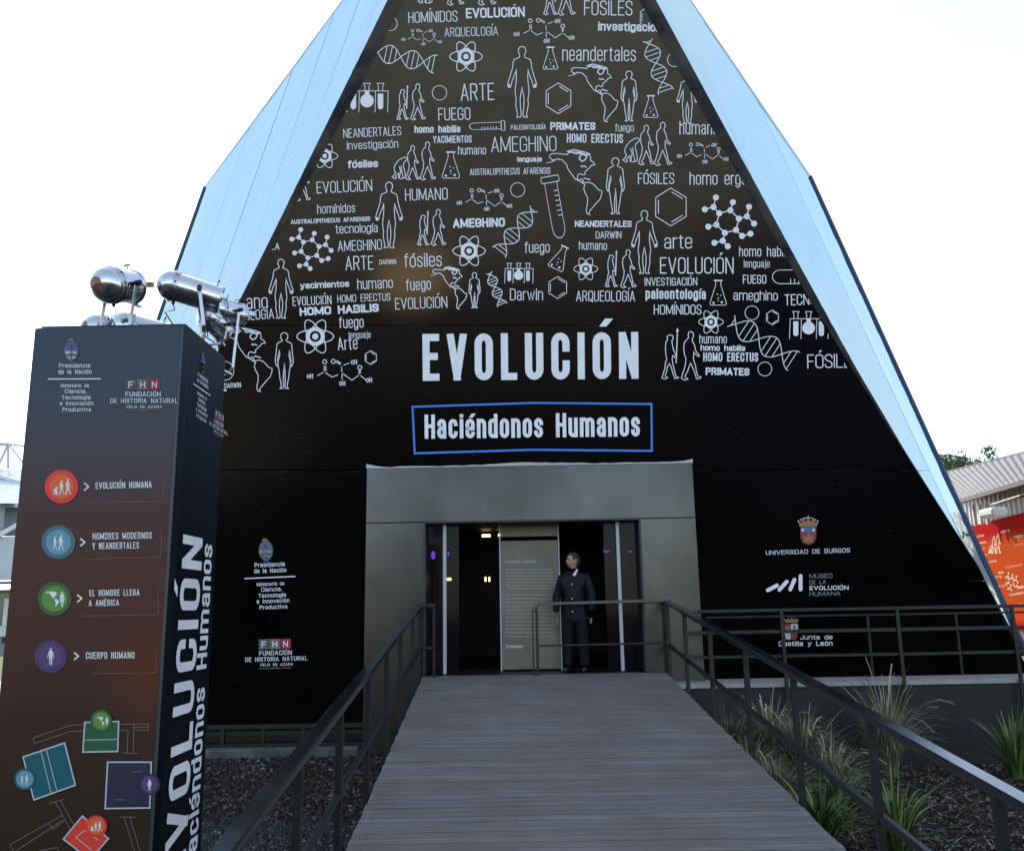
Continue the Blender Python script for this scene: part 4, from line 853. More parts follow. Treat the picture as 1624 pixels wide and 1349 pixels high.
tdisc(86.5, 949, 27, IC['dgreen']); tdisc(86.5, 949, 20.5, IC['green'], off=.002); tdraw([nzA(AMER)], 83, 962, 26); tdraw([WOMAN], 98.5, 962, 24)
tdisc(80.5, 1040.5, 26, IC['purple']); tdisc(80.5, 1040.5, 19, IC['purple2'], off=.002); tdraw([MAN], 80.5, 1054, 27)
for zf, P3 in ((z2, ((565, 411), (1093, 401), (1098, 237))), (z2, ((555, 787), (1075, 773), (1082, 590))), (z2, ((545, 1166), (1058, 1156), (1062, 980))), (z3, ((560, 262), (955, 256), (962, 130)))):
    tsub(put([ribbon([zf(*p) for p in P3], .8)], tf, 'bracket_line', IC['brk'], None))
def plan(pts, m, lines=(), wall=True):
    p = [z3(*a) for a in pts]; tpoly(p, m, 'plan_room')
    if wall: tsub(put([ribbon(p, 2.3, True)], lambda a, b, o: tf(a, b, o+.002), 'plan_wall', IC['pwall'], None))
    for l in lines: tsub(put([ribbon([z3(*a) for a in l], 1.2)], lambda a, b, o: tf(a, b, o+.002), 'plan_line', IC['pwall'], None))
def line(pts, w_=.8): tsub(put([ribbon([z3(*a) for a in pts], w_)], tf, 'plan_line', IC['pline'], None))
plan([(520, 560), (728, 555), (722, 738), (508, 742)], IC['pgreen'], [[(520, 669), (724, 664)]])
plan([(142, 772), (396, 686), (462, 944), (208, 1035)], IC['pteal'], [[(252, 740), (312, 990)], [(285, 728), (348, 975)]])
plan([(660, 804), (928, 804), (918, 1084), (645, 1088)], IC['ppurple'])
plan([(505, 1134), (665, 1272), (552, 1400), (388, 1275)], IC['pred'], [[(520, 1220), (465, 1265), (560, 1340)], [(520, 1220), (600, 1280)]])
line([(500, 575), (430, 578), (202, 656), (212, 690), (432, 615), (505, 614)]); line([(735, 572), (912, 570), (908, 608), (825, 607)]); line([(728, 608), (785, 608), (780, 748)]); line([(822, 575), (816, 748)]); line([(752, 747), (842, 749)]); line([(825, 590), (910, 588)])
line([(305, 1057), (392, 1030)]); line([(340, 1048), (430, 1215)]); line([(370, 1038), (455, 1190)]); line([(380, 1130), (60, 1310), (80, 1345)]); line([(385, 1160), (100, 1345)]); line([(300, 1178), (325, 1215), (390, 1165)])
line([(735, 1140), (830, 1140)]); line([(762, 1142), (825, 1349)]); line([(798, 1142), (858, 1349)]); line([(240, 1349), (350, 1325), (362, 1349)])
for x, y in ((815, 852), (702, 1024)): tsub(put([ribbon([z3(x, y), z3(x+28, y)], .8), ribbon([z3(x, y+9), z3(x+58, y+9)], .8)], tf, 'plan_note', IC['pline'], None))
for x, y, r, a, b in ((622, 550, 17.2, 'dgreen', 'green'), (152, 908, 17.2, 'pteal', 'sky'), (917, 940, 17.2, 'ppurple', 'purple2'), (590, 1196, 17.2, 'red', 'orange')):
    cx, cy = z3(x, y); tsub(put([disc(cx, cy, r, 28)], lambda a_, b__, o: tf(a_, b__, o+.004), 'icon_disc', IC[a], None)); tsub(put([disc(cx, cy, r*.8, 28)], lambda a_, b__, o: tf(a_, b__, o+.006), 'icon_disc', IC[b], None))
    if a == 'dgreen': tdraw([nzA(AMER)], cx-1.5, cy+8.5, 15.5, .009); tdraw([WOMAN], cx+8.5, cy+8, 14, .009)
    elif a == 'pteal': tdraw([SPEARMAN], cx-4, cy+8.5, 15, .009); tdraw([WALK], cx+3.5, cy+8.5, 16, .009)
    elif a == 'ppurple': tdraw([MAN], cx, cy+9.5, 18, .009)
    else: tdraw([APE], cx-6.5, cy+8, 12.5, .009); tdraw([WALK], cx-.3, cy+8, 14.5, .009); tdraw([WALK], cx+6, cy+8, 16, .009)

# ---- theatre spotlights on the totem
def lathe(prof, k=32):
    vs = []; fs = []
    for a, r in prof:
        for j in range(k): t = 2*math.pi*j/k; vs.append(Vector((r*math.cos(t), r*math.sin(t), a)))
    for i in range(len(prof)-1):
        for j in range(k): fs.append((i*k+j, i*k+(j+1) % k, (i+1)*k+(j+1) % k, (i+1)*k+j))
    return vs, fs
REARM = mat('amber_lamp_glass', (.22, .10, .06), .25, .3); HOLE = mat('vent_hole', (.005, .005, .005), .8)
def spotlight(label, c, d, R, foot, ln=1.0, side_foot=None):
    c = Vector(c); d = Vector(d).normalized(); t = thing('stage_spotlight', label, 'spotlight', c, 'polished spotlights on the totem')
    rot = d.to_track_quat('Z', 'Y').to_matrix()
    def part(name, vs, fs, m, smooth=True, parent=t, ed=True):
        o = pyd(name, [rot @ v for v in vs], fs, m, parent, smooth)
        if ed and smooth: e = o.modifiers.new('edge', 'EDGE_SPLIT'); e.split_angle = rad(35)
        return o
    h = 1.55*R*ln
    dome = [(-h+R*.05-R*.9*math.cos(rad(a)), R*math.sin(rad(a))) for a in range(25, 91, 13)]
    part('rear_dome', *lathe(dome+[(-h+R*.10, R)]), CHROME)
    part('collar', *lathe([(-h+R*.10, R), (-h+R*.10, R*1.07), (-h+R*.2, R*1.07), (-h+R*.2, R*1.02), (-h+R*.38, R*1.02), (-h+R*.38, R*1.07), (-h+R*.46, R*1.07), (-h+R*.46, R*.98)]), CHROME2)
    part('housing', *lathe([(-h+R*.46, R*.96), (h*.62, R*.92), (h*.62, R*1.0), (h*.70, R*1.0), (h*.70, R*.84), (h*.5, R*.8)]), CHROME)
    vs, fs = lathe([(h*.5, R*.8), (h*.5, .001)]); part('lens', vs, fs, REARM)
    vs, fs = lathe([(-h+R*.05-R*.9*math.cos(rad(25))-.001, R*.42), (-h-R*.86, .001)]); part('rear_window', vs, fs, REARM, False)
    for k in range(10):
        a = 2*math.pi*k/10; x, y = math.cos(a)*R*1.024, math.sin(a)*R*1.024; w_ = R*.07
        tx, ty = -math.sin(a)*w_, math.cos(a)*w_; z0 = -h+R*.235
        part('vent_slot', [Vector((x-tx, y-ty, z0)), Vector((x+tx, y+ty, z0)), Vector((x+tx, y+ty, z0+R*.12)), Vector((x-tx, y-ty, z0+R*.12))], [(0, 1, 2, 3)], HOLE, False)
    # yoke: strap from both sides of the housing to the foot
    up = Vector((0, 0, 1)); sd = d.cross(up).normalized()
    foot = Vector(foot)-c
    def strap(pts, w_, th, nm='yoke'):
        mb = MB()
        for a, b in zip(pts, pts[1:]): mb.beam(a, b, w_, th, up=sd)
        return mb.build(nm, CHROME2, t, bevel=.002)
    piv = d*(-R*.1)
    for s_ in (1, -1):
        A_ = piv+sd*s_*R*1.12; Bm = Vector((foot.x, foot.y, foot.z+R*.35))+sd*s_*R*1.12; Cc = foot+sd*s_*R*.75
        strap([A_+Vector((0, 0, R*.2)), A_, Bm, Cc, foot+sd*s_*.0], R*.22, .006)
        k = MB(); k.tube([A_-sd*s_*.01, A_+sd*s_*.03], R*.16, 10); k.build('pivot_knob', STEEL_DK, t)
    n_ = (up-d*up.dot(d)).normalized()
    k = MB(); q0 = d*h*.45+n_*R; k.tube([q0, q0+n_*R*.28], R*.07, 8); k.tube([q0+n_*R*.22-sd*R*.22, q0+n_*R*.30, q0+n_*R*.22+sd*R*.22], R*.07, 8); k.build('wing_knob', CHROME2, t)
    k = MB(); q0 = d*h*.66; k.beam(q0+sd*R*1.0, q0+sd*R*1.0+d*R*.45+sd*R*.1, .02, .03); k.build('filter_clip', CHROME2, t); k = MB(); k.beam(q0-n_*R*1.0, q0-n_*R*1.15+d*R*.4, .03, .01); k.build('filter_clip', CHROME2, t)
    k = MB(); q0 = d*(-h*.75)-n_*R*.95; k.tube([q0, q0-n_*R*.25], R*.10, 8); 
    k.tube([q0-n_*R*.2, q0-n_*R*.6+d*.02, q0-n_*R*.9-d*.03, Vector((q0.x+.03, q0.y+.05, foot.z))], .004, 6); k.build('cable', STEEL_DK, t, True)
    return t
cA = at_y(195, 454, 5.02); spotlight('polished spotlight standing at the left end of the totem top, its dome towards the viewer', cA, (.38, .90, .26), .105, (cA.x-.03, cA.y, 3.88), .74)
cB = at_y(318, 467, 5.12); spotlight('polished spotlight at the right end of the totem top, pointing right', cB, (.93, .35, -.22), .092, (cB.x+.03, cB.y, 3.90), 1.25)
cC = at_y(366, 497, 5.62); spotlight('polished spotlight hanging off the right rear corner of the totem', cC, (.55, .80, .05), .085, (cC.x-.03, cC.y, 3.93-.14), .9)
cD = at_y(184, 531, 5.36); spotlight('polished spotlight at the rear left of the totem top, only its crown showing', cD, (.6, .8, 0), .10, (cD.x, cD.y, 3.87), .85)
cE = at_y(238, 529, 5.36); spotlight('polished spotlight at the rear middle of the totem top, half hidden by the edge', cE, (.8, .5, -.1), .10, (cE.x, cE.y, 3.87), 1.0)
cF = at_y(345, 518, 5.52); spotlight('dark-shaded spotlight tucked low behind the right edge of the totem', cF, (.3, .9, -.3), .075, (cF.x-.02, cF.y, cF.z-.12), .9)
mb = MB(TO); mb.beam((TX1-.05, 5.45, 3.79), (cC.x+.02, 5.6, 3.785), .03, .012).beam((TX1-.1, 5.42, 3.66), (cC.x+.02, cC.y-.08, 3.66), .012, .012)
mb.build('lamp_bracket', CHROME2, tot)

# ================================================================== PERSON
SKIN = mat('skin', (.42, .22, .17), .55); COAT = mat('navy_coat', (.006, .010, .020), .75, 0, .3); vary(COAT, (.002, .0035, .007), (.006, .009, .016), 12); bump(COAT, 9, .6, .02)
TROU = mat('dark_trousers', (.004, .0045, .008), .8, 0, .25); bump(TROU, 8, .5, .02)
HAIR = mat('dark_brown_hair', (.02, .013, .010), .6); SHOE = mat('black_shoe', (.02, .014, .012), .35); COLLAR = mat('white_shirt', (.6, .6, .62), .7)
def skinmesh(name, V, Ed, m, parent, sub_=2, root=0, th=None, rot=None):
    me = bpy.data.meshes.new(name); me.from_pydata([v[0] for v in V], Ed, []); o = link(name, me, parent, m)
    o.modifiers.new('skin', 'SKIN'); s_ = o.modifiers.new('sub', 'SUBSURF'); s_.levels = s_.render_levels = sub_
    sv = me.skin_vertices[0].data
    for i, v in enumerate(V): sv[i].radius = v[1] if isinstance(v[1], tuple) else (v[1], v[1]); sv[i].use_root = (i == root)
    return o
PP = at_y(914, 1063, 13.62); PO2 = Vector((PP.x, 13.62, 1.31))
per = thing('person', 'man in a dark navy buttoned coat standing in the doorway, looking left', 'person', PO2)
V = [((0, 0, .95), (.15, .10)), ((0, 0, 1.15), (.135, .10)), ((0, 0, 1.33), (.16, .105)), ((0, .01, 1.43), (.08, .06)), ((0, 0, 1.50), .052), ((0, -.005, 1.56), .055)]
Ed = [(0, 1), (1, 2), (2, 3), (3, 4), (4, 5)]
def chain(base, pts):
    p = base
    for c_, r2 in pts: V.append((c_, r2)); Ed.append((p, len(V)-1)); p = len(V)-1
    return p
for s_ in (-1, 1):
    chain(0, [((s_*.09, 0, .88), .085), ((s_*.105, -.01, .50), .058), ((s_*.115, .015, .10), .038), ((s_*.13, -.12, .04), .03)])
    wst = chain(2, [((s_*.165, .01, 1.395), .06), ((s_*.235, .03, 1.12), .043), ((s_*.235, -.03, .88), .030), ((s_*.235, -.045, .80), (.02, .035))])
    for k in range(4): chain(wst, [((s_*.235, -.075+.02*k, .755), .0095), ((s_*.23, -.078+.021*k, .72), .009), ((s_*.222, -.075+.02*k, .695), .008)])
    chain(wst, [((s_*.215, -.085, .80), .011), ((s_*.205, -.10, .765), .009)])
bo = skinmesh('body', V, Ed, SKIN, per)
# head as part of the same surface
bm = bmesh.new(); bmesh.ops.create_icosphere(bm, subdivisions=5, radius=1)
hd = Matrix.Rotation(rad(-52), 3, 'Z')
def gs(x, c, w_): return math.exp(-((x-c)/w_)**2)
for v in bm.verts:
    x, y, z = v.co; fr = max(0, -y)
    X_ = x*(.074-.012*gs(z, -.8, .5)); Y_ = y*(.096 if y > 0 else .088); Z_ = z*.122
    Y_ -= fr**8*.020*gs(z, -.12, .18)*gs(x, 0, .22)*1.2 + fr**6*.010*gs(z, -.88, .15)*gs(x, 0, .4)+fr**4*.006*gs(z, .28, .1)
    Y_ += fr**6*.008*gs(z, .10, .09)*(gs(x, .34, .15)+gs(x, -.34, .15)) - fr**6*.007*(gs(z, -.46, .05)+gs(z, -.58, .05))*gs(x, 0, .3)
    if z < -.55 and y > -.3: Y_ *= .8
    X_ += math.copysign(.016, x)*gs(z, .02, .22)*gs(y, .12, .16)*(abs(x)**8)
    v.co = hd @ Vector((X_, Y_, Z_)) + Vector((0, -.01, 1.635))
dg = bpy.context.evaluated_depsgraph_get(); mev = bpy.data.meshes.new_from_object(bo.evaluated_get(dg))
bm.from_mesh(mev); bo.modifiers.clear(); nme = bpy.data.meshes.new('body'); bm.to_mesh(nme); bm.free(); nme.materials.clear(); nme.materials.append(SKIN); bo.data = nme
r_m = bo.modifiers.new('remesh', 'REMESH'); r_m.mode = 'VOXEL'; r_m.voxel_size = .0065; r_m.use_smooth_shade = True
# hair cap, ears side, eyes
bm = bmesh.new(); bmesh.ops.create_icosphere(bm, subdivisions=5, radius=1)
kill = []
for v in bm.verts:
    x, y, z = v.co
    if z < (.62 if y < -.45 else (.05 if y < .1 else -.55)): kill.append(v)
    n_ = 1+.04*math.sin(40*x+9*z)*math.sin(31*y)
    v.co = hd @ Vector((x*.080*n_, y*.101*n_+.004, z*.130*n_)) + Vector((0, -.008, 1.635))
bmesh.ops.delete(bm, geom=kill, context='VERTS'); me = bpy.data.meshes.new('hair'); bm.to_mesh(me); bm.free(); link('hair', me, per, HAIR)
EYEM = mat('eye', (.03, .02, .02), .3)
for sx in (-1, 1):
    for nm, dz_, w_, h_, mm in (('eye', .012, .011, .0045, EYEM), ('eyebrow', .034, .016, .004, HAIR)):
        c_ = hd @ Vector((sx*.028, -.084 if nm == 'eye' else -.089, dz_))+Vector((0, -.01, 1.635))
        e_ = hd @ Vector((w_, 0, 0)); MB().beam(c_-e_, c_+e_, .008, h_*2).build(nm, mm, per, bevel=.002)
c_ = hd @ Vector((0, -.09, -.06))+Vector((0, -.01, 1.635)); e_ = hd @ Vector((.02, 0, 0)); MB().beam(c_-e_, c_+e_, .006, .005).build('mouth', mat('lips', (.28, .10, .09), .5), per)
V = [((.0, 0, .70), (.20, .14)), ((.0, 0, .80), (.19, .135)), ((0, 0, .98), (.178, .13)), ((.006, 0, 1.16), (.165, .125)), ((0, 0, 1.32), (.182, .125)), ((0, .005, 1.43), (.12, .085)), ((0, .01, 1.475), (.075, .065))]; Ed = [(0, 1), (1, 2), (2, 3), (3, 4), (4, 5), (5, 6)]
chain(4, [((-.175, .01, 1.375), .072), ((-.25, .05, 1.13), .062), ((-.24, -.02, .87), .052)]); chain(4, [((.175, .01, 1.385), .072), ((.24, .03, 1.12), .062), ((.238, -.03, .87), .050)])
ct = skinmesh('coat', V, Ed, COAT, per, 2, 2); tx = bpy.data.textures.new('folds', 'CLOUDS'); tx.noise_scale = .11; dm = ct.modifiers.new('folds', 'DISPLACE'); dm.texture = tx; dm.strength = .035; dm.mid_level = .5
V = [((0, 0, .92), (.16, .11)), ((0, 0, .86), (.165, .115))]; Ed = [(0, 1)]
for s_ in (-1, 1): chain(1, [((s_*.095, 0, .78), .098), ((s_*.108, -.01, .48), .078), ((s_*.118, .012, .14), .068), ((s_*.12, .0, .075), .07)])
skinmesh('trousers', V, Ed, TROU, per, 2, 0)
for s_ in (-1, 1):
    V = [((s_*.118, .05, .045), .042), ((s_*.12, -.04, .045), .045), ((s_*.132, -.15, .035), .035)]; Ed = [(0, 1), (1, 2)]; skinmesh('shoe', V, Ed, SHOE, per, 2)
for s_ in (1,):
    MB().poly([(s_*.010, -.115, 1.42), (s_*.062, -.060, 1.515), (s_*.075, -.045, 1.50), (s_*.045, -.118, 1.405)]).poly([(s_*.010, -.110, 1.415), (s_*.062, -.055, 1.510), (s_*.075, -.040, 1.495), (s_*.045, -.113, 1.40)]).build('shirt_collar', COLLAR, per)
for z_, y_ in ((1.28, -.146), (1.07, -.150), (.88, -.154)): 
    vs, fs = lathe([(0, .013), (.006, .012), (.008, .002)], 10); o = pyd('button', [Vector((v.x, -v.z, v.y)) for v in vs], fs, WHITE, per); o.location = (-.0, y_, z_); o.scale = (.75, 1, .75)

per.rotation_euler = (0, 0, rad(-14)); per.scale = (1.10, 1.08, 1)

# ================================================================== PLANTS
def leafmat(name, c0, c1, c2):
    m = mat(name, c0, .6, 0, .3); v = N(m, 'ShaderNodeVertexColor'); v.layer_name = 'tone'; L(m, ramp(m, v.outputs[0], [(0, c0), (.5, c1), (1, c2)]), B(m).inputs['Base Color']); return m
FOUNT = leafmat('fountain_grass_blades', (.028, .055, .016), (.115, .140, .070), (.34, .31, .21))
STRAP = leafmat('strap_leaf', (.025, .055, .012), (.08, .13, .03), (.20, .24, .09))
def tuft(name, label, cat, base, n, h, spread, w_, droop, m, dry=.2, grp='garden grasses beside the ramp', seeds=0):
    rr = random.Random(int(base[0]*1000)+n); vs = []; fs = []; tn = []
    for i in range(n+seeds):
        a = rr.uniform(0, 6.283); r0 = rr.uniform(0, .10)*spread; hh = h*rr.uniform(.55, 1.05); out = spread*rr.uniform(.15, 1)**1.2; dr = droop*rr.uniform(.3, 1.3)
        isd = i >= n
        if isd: hh = h*rr.uniform(1.0, 1.25); out *= 1.1
        t0 = rr.random(); tone = (.75+.25*t0) if (isd or rr.random() < dry) else t0*.6
        K = 7; ww = w_*rr.uniform(.6, 1.2)*(.5 if isd else 1); ca, sa = math.cos(a), math.sin(a); tw = rr.uniform(-.5, .5)
        px, py = -math.sin(a+tw), math.cos(a+tw); b0 = len(vs)
        for k in range(K+1):
            t = k/K; rad_ = r0+out*(t**1.7); z = hh*(t-(dr*t**3.2)*.62)
            wd = ww*(1-t**2.2)+.0006
            if isd and t > .7: wd = ww*2.6
            cx, cy = ca*rad_, sa*rad_
            vs += [(cx-px*wd/2, cy-py*wd/2, z), (cx+px*wd/2, cy+py*wd/2, z+wd*.2)]; tn += [min(1, tone*(.75+.5*t))]*2
        for k in range(K): q_ = b0+2*k; fs.append((q_, q_+1, q_+3, q_+2))
    me = bpy.data.meshes.new(name); me.from_pydata(vs, [], fs); ca_ = me.color_attributes.new('tone', 'FLOAT_COLOR', 'POINT')
    for i, t in enumerate(tn): ca_.data[i].color = (t, t, t, 1)
    o = link(name, me, None, m); o.location = base; return tag(o, label, cat, grp)
def gz(x, y, Y): p = at_y(x, y, Y); return (p.x, Y, 0)
F_ = 'fountain_grass'
tuft(F_, 'slender green ornamental grass at the far end of the ramp edge, nearest the plinth', 'grass', gz(1158, 1200, 12.2), 420, 1.12, .42, .013, .5, FOUNT, .2)
tuft(F_, 'fountain grass tuft second from the plinth along the ramp, arching pale tips', 'grass', gz(1222, 1200, 11.6), 800, 1.30, .66, .013, .75, FOUNT, .3, seeds=25)
tuft(F_, 'upright fountain grass with a leaning right side in the middle of the bed', 'grass', gz(1275, 1220, 11.2), 800, 1.22, .72, .013, .7, FOUNT, .25, seeds=12)
tuft(F_, 'tall dry wispy fountain grass standing alone in front of the dark low wall', 'grass', gz(1415, 1230, 12.2), 800, 1.45, .80, .010, .8, FOUNT, .55, seeds=45)
tuft(F_, 'low dense green tuft pressed against the ramp edge under the mid rail', 'grass', gz(1232, 1260, 9.9), 900, .85, .6, .011, .8, FOUNT, .2)
tuft(F_, 'fine pale feathery grass filling the bed edge right beside the ramp', 'grass', gz(1190, 1235, 10.9), 700, .95, .60, .011, .85, FOUNT, .35, seeds=20)
tuft(F_, 'feathery grass behind the near strap-leaved plant, leaning to the wall', 'grass', gz(1320, 1225, 10.6), 520, .95, .70, .010, .9, FOUNT, .45, seeds=25)
rr = random.Random(21); vs = []; fs = []; tn = []
for i in range(1500):
    x, y = rr.uniform(2.4, 8.5), rr.uniform(7, 12.9); a = rr.uniform(0, 3.14); l = rr.uniform(.04, .22); w_ = rr.uniform(.003, .008); z = .03+rr.uniform(0, .03); n = len(vs)
    c_, n_ = math.cos(a), math.sin(a); vs += [(x-n_*w_, y+c_*w_, z), (x+n_*w_, y-c_*w_, z), (x+c_*l, y+n_*l, z+rr.uniform(-.01, .03))]; fs.append((n, n+1, n+2)); tn += [rr.uniform(.6, 1)]*3
me = bpy.data.meshes.new('dry_grass_litter'); me.from_pydata(vs, [], fs); ca_ = me.color_attributes.new('tone', 'FLOAT_COLOR', 'POINT')
for i, t in enumerate(tn): ca_.data[i].color = (t, t, t, 1)
tag(link('dry_grass_litter', me, None, FOUNT), kind='stuff')
S_ = 'strap_leaf_plant'
tuft(S_, 'bright green strap-leaved plant at the ramp edge in the near part of the bed', 'plant', gz(1305, 1330, 8.6), 150, .85, .66, .030, .8, STRAP, .1, 'strap-leaved plants in the bed')
tuft(S_, 'strap-leaved plant with tall yellow-green leaves behind the near right railing', 'plant', gz(1425, 1340, 8.3), 110, .92, .56, .030, .6, STRAP, .3, 'strap-leaved plants in the bed')
tuft(S_, 'spiky strap-leaved plant at the right end of the bed by the wall', 'plant', gz(1615, 1235, 11.9), 110, 1.05, .72, .035, .45, STRAP, .15, 'strap-leaved plants in the bed')
tuft(S_, 'small strap-leaved plant between two fountain grasses beside the ramp', 'plant', gz(1330, 1255, 10.0), 90, .75, .55, .026, .7, STRAP, .2, 'strap-leaved plants in the bed')
tuft('weed', 'small bright green weed growing at the left foot of the ramp', 'weed', gz(583, 1240, 11.9), 160, .22, .30, .014, .6, STRAP, 0, None)

# ================================================================== BACKGROUND, right: shed with a mural
SHED = mat('pale_corrugated_sheet', (.42, .40, .40), .55, .1); vary(SHED, (.36, .34, .34), (.46, .44, .44), 1.2)
SHEDR = mat('grey_roof_sheet', (.12, .12, .12), .75, 0, .1); vary(SHEDR, (.13, .13, .135), (.17, .17, .175), 1)
PW = at_y(1624, 760, 20.0); DV = Vector((.164, .986, 0)).normalized(); NV = Vector((DV.y, -DV.x, 0))    # NV points away from the path
def on_shed(x, y, off=0.0):      # off > 0 towards the path
    d = ray(x, y); t = (PW-NV*off-EYE).dot(NV)/d.dot(NV); return EYE+d*t
shed = thing('shed', 'grey corrugated shed with overhanging roof at the right edge', 'building', (PW.x, PW.y, 0)); SO = Vector((PW.x, PW.y, 0))
def ribbed(name, A, Bp, ztopA, ztopB, z0, m, n, dep=.035):
    vs = []; fs = []
    for i in range(n*4+1):
        t = i/(n*4); p = A.lerp(Bp, t); o_ = -NV*(dep if (i % 4) in (1, 2) else 0); zt_ = ztopA+(ztopB-ztopA)*t
        vs += [Vector((p.x, p.y, z0))+o_-SO, Vector((p.x, p.y, zt_))+o_-SO]
    for i in range(n*4): fs.append((2*i, 2*i+2, 2*i+3, 2*i+1))
    return pyd(name, vs, fs, m, shed)
pA = PW-DV*9; pB = PW+DV*9.5
zE = on_shed(1624, 778).z
ribbed('wall', pA, pB, zE+.35, zE+.35, 0, SHED, 60)
# roof: sloping ribbed sheet, high edge inside, low edge 0.7 m proud of the wall
def ep(x, y, off): return on_shed(x, y, off)
lo0, lo1 = ep(1519, 796, .7), ep(1700, 742, .7); hi0, hi1 = ep(1470, 757, -2.2), ep(1700, 700, -2.2)
vs = []; fs = []; n = 46
for i in range(n*2+1):
    t = i/(n*2); o_ = Vector((0, 0, .03 if i % 4 in (1, 2) else 0)); vs += [lo0.lerp(lo1, t)+o_-SO, hi0.lerp(hi1, t)+o_-SO]
for i in range(n*2): fs.append((2*i, 2*i+2, 2*i+3, 2*i+1))
pyd('roof', vs, fs, SHEDR, shed)
MB(SO).beam(lo0, lo1, .10, .10).build('gutter', SHEDR, shed); MB(SO).beam(hi0, hi1, .12, .10).build('ridge_cap', SHEDR, shed)
for x in (1543, 1553, 1563):
    a = on_shed(x, 800, .4); MB(SO).box(a.x-.03, a.x+.03, a.y-.03, a.y+.03, on_shed(x, 832, .4).z, a.z).build('bracket_post', WHITE, shed)
MURAL = mat('orange_mural_print', (.7, .1, .03), .9, 0, .05); B(MURAL).inputs['IOR'].default_value = 1.05
c = ramp(MURAL, posz(MURAL, 1.2, 4.3), [(0, (.36, .008, .006)), (.15, (.36, .008, .006)), (.2, (.40, .055, .012)), (.78, (.40, .062, .015)), (.86, (.36, .016, .016)), (1, (.34, .016, .02))]); L(MURAL, c, B(MURAL).inputs['Base Color'])
mu0 = [on_shed(1533, 836, .10), on_shed(1700, 792, .10)]; zt0, zt1 = mu0[0].z, mu0[1].z
mur = thing('mural', 'orange and red printed mural panel with pale drawings on the shed wall', 'sign', mu0[0]); MO = mu0[0]
z0 = on_shed(1624, 1001, .10).z
A_, B_ = mu0; q4 = [Vector((A_.x, A_.y, z0)), Vector((B_.x, B_.y, z0)), Vector((B_.x, B_.y, zt1)), Vector((A_.x, A_.y, zt0))]; bk = [v+NV*.05 for v in q4]
pyd('panel', [v-MO for v in q4+bk], [(0, 1, 2, 3), (7, 6, 5, 4), (0, 3, 7, 4), (3, 2, 6, 7), (2, 1, 5, 6), (1, 0, 4, 5)], MURAL, mur)
MP = flat('pale_mural_print', (.62, .36, .30)); MP2 = flat('orange_mural_tint', (.52, .15, .07))
def msub(o):
    if o is not None:
        for v in o.data.vertices: v.co -= MO
        o.parent = mur
    return o
pm = lambda x, y, o: on_shed(x, y, .10+o)
zm = lambda x, y: (1440+x/3.549, 700+y/3.549)
for k, x, y, h in (('ape', 464, 628, 70), ('walk', 484, 628, 95), ('walk', 507, 628, 108), ('spear', 496, 880, 60), ('walk', 513, 880, 70), ('mol', 584, 835, 95)):
    cx, cy = zm(x, y); msub(drawing(k, cx, cy, h/3.549, pm, None, lw=1.0, m=MP, sx=.7))
rr = random.Random(5)
for x0, x1, y in ((520, 575, 515), (595, 650, 590), (385, 435, 615), (400, 450, 650), (415, 450, 690), (455, 500, 685), (548, 645, 715), (510, 540, 745), (475, 530, 775), (615, 652, 830), (570, 652, 870), (575, 610, 930), (615, 650, 930), (365, 430, 545), (385, 440, 580), (595, 650, 545), (520, 560, 820), (560, 600, 780)):
    p0, p1 = zm(x0, y), zm(x1, y-(x1-x0)*.18)
    msub(word(rr.choice(['EVOLUCIÓN', 'fósiles', 'HUMANO', 'DARWIN', 'ARTE']), *p0, *p1, rr.uniform(2.6, 4), .14, pm, None, m=MP if rr.random() < .4 else MP2))
# floodlight on an arm above the mural
l0 = on_shed(1575, 812, 1.6); fl = thing('wall_floodlight', 'white floodlight on a thin dark arm above the orange mural', 'lamp', l0)
arm1 = l0-DV*4+NV*1.4
MB(l0).tube([l0+Vector((0, 0, .15)), l0+Vector((0, 0, .15))-DV*1.5, arm1+Vector((0, 0, .15))], .03, 8).build('arm', STEEL_DK, fl)
MB(l0).poly([]) if 0 else None
h_ = MB(l0); h_.box(l0.x-.16, l0.x+.16, l0.y-.28, l0.y+.28, l0.z-.10, l0.z+.08); h_.build('lamp_head', WHITE, fl, bevel=.05)

# tree behind the shed
BARK = mat('bark', (.08, .06, .045), .9); LEAF = leafmat('tree_leaves', (.035, .07, .015), (.07, .12, .03), (.12, .18, .05))
tb = at_z(1530, 735, 9.6) if False else at_y(1528, 740, 46); trunk = Vector((tb.x, 46, 0)); H_ = tb.z
tr = thing('tree', 'leafy green tree showing above the shed roof', 'tree', trunk)
k = MB(); k.tube([(0, 0, 0), (.1, 0, H_*.4), (0, .1, H_*.75), (.05, 0, H_)], [.28, .2, .12, .04], 8)
for i in range(9):
    a = i*2.4; z_ = H_*(.45+.05*i); k.tube([(0, 0, z_), (math.cos(a)*.9, math.sin(a)*.9, z_+.7), (math.cos(a)*1.9, math.sin(a)*1.6, z_+1.0)], [.08, .05, .015], 6)
k.build('trunk', BARK, tr, True)
rr = random.Random(11); vs = []; fs = []; tn = []
cl = [(rr.uniform(-2.1, 2.1), rr.uniform(-1.8, 1.8), H_+rr.uniform(-2.6, .6)-.0) for _ in range(80)]
cl = [(x, y, z - .10*(x*x)) for x, y, z in cl]
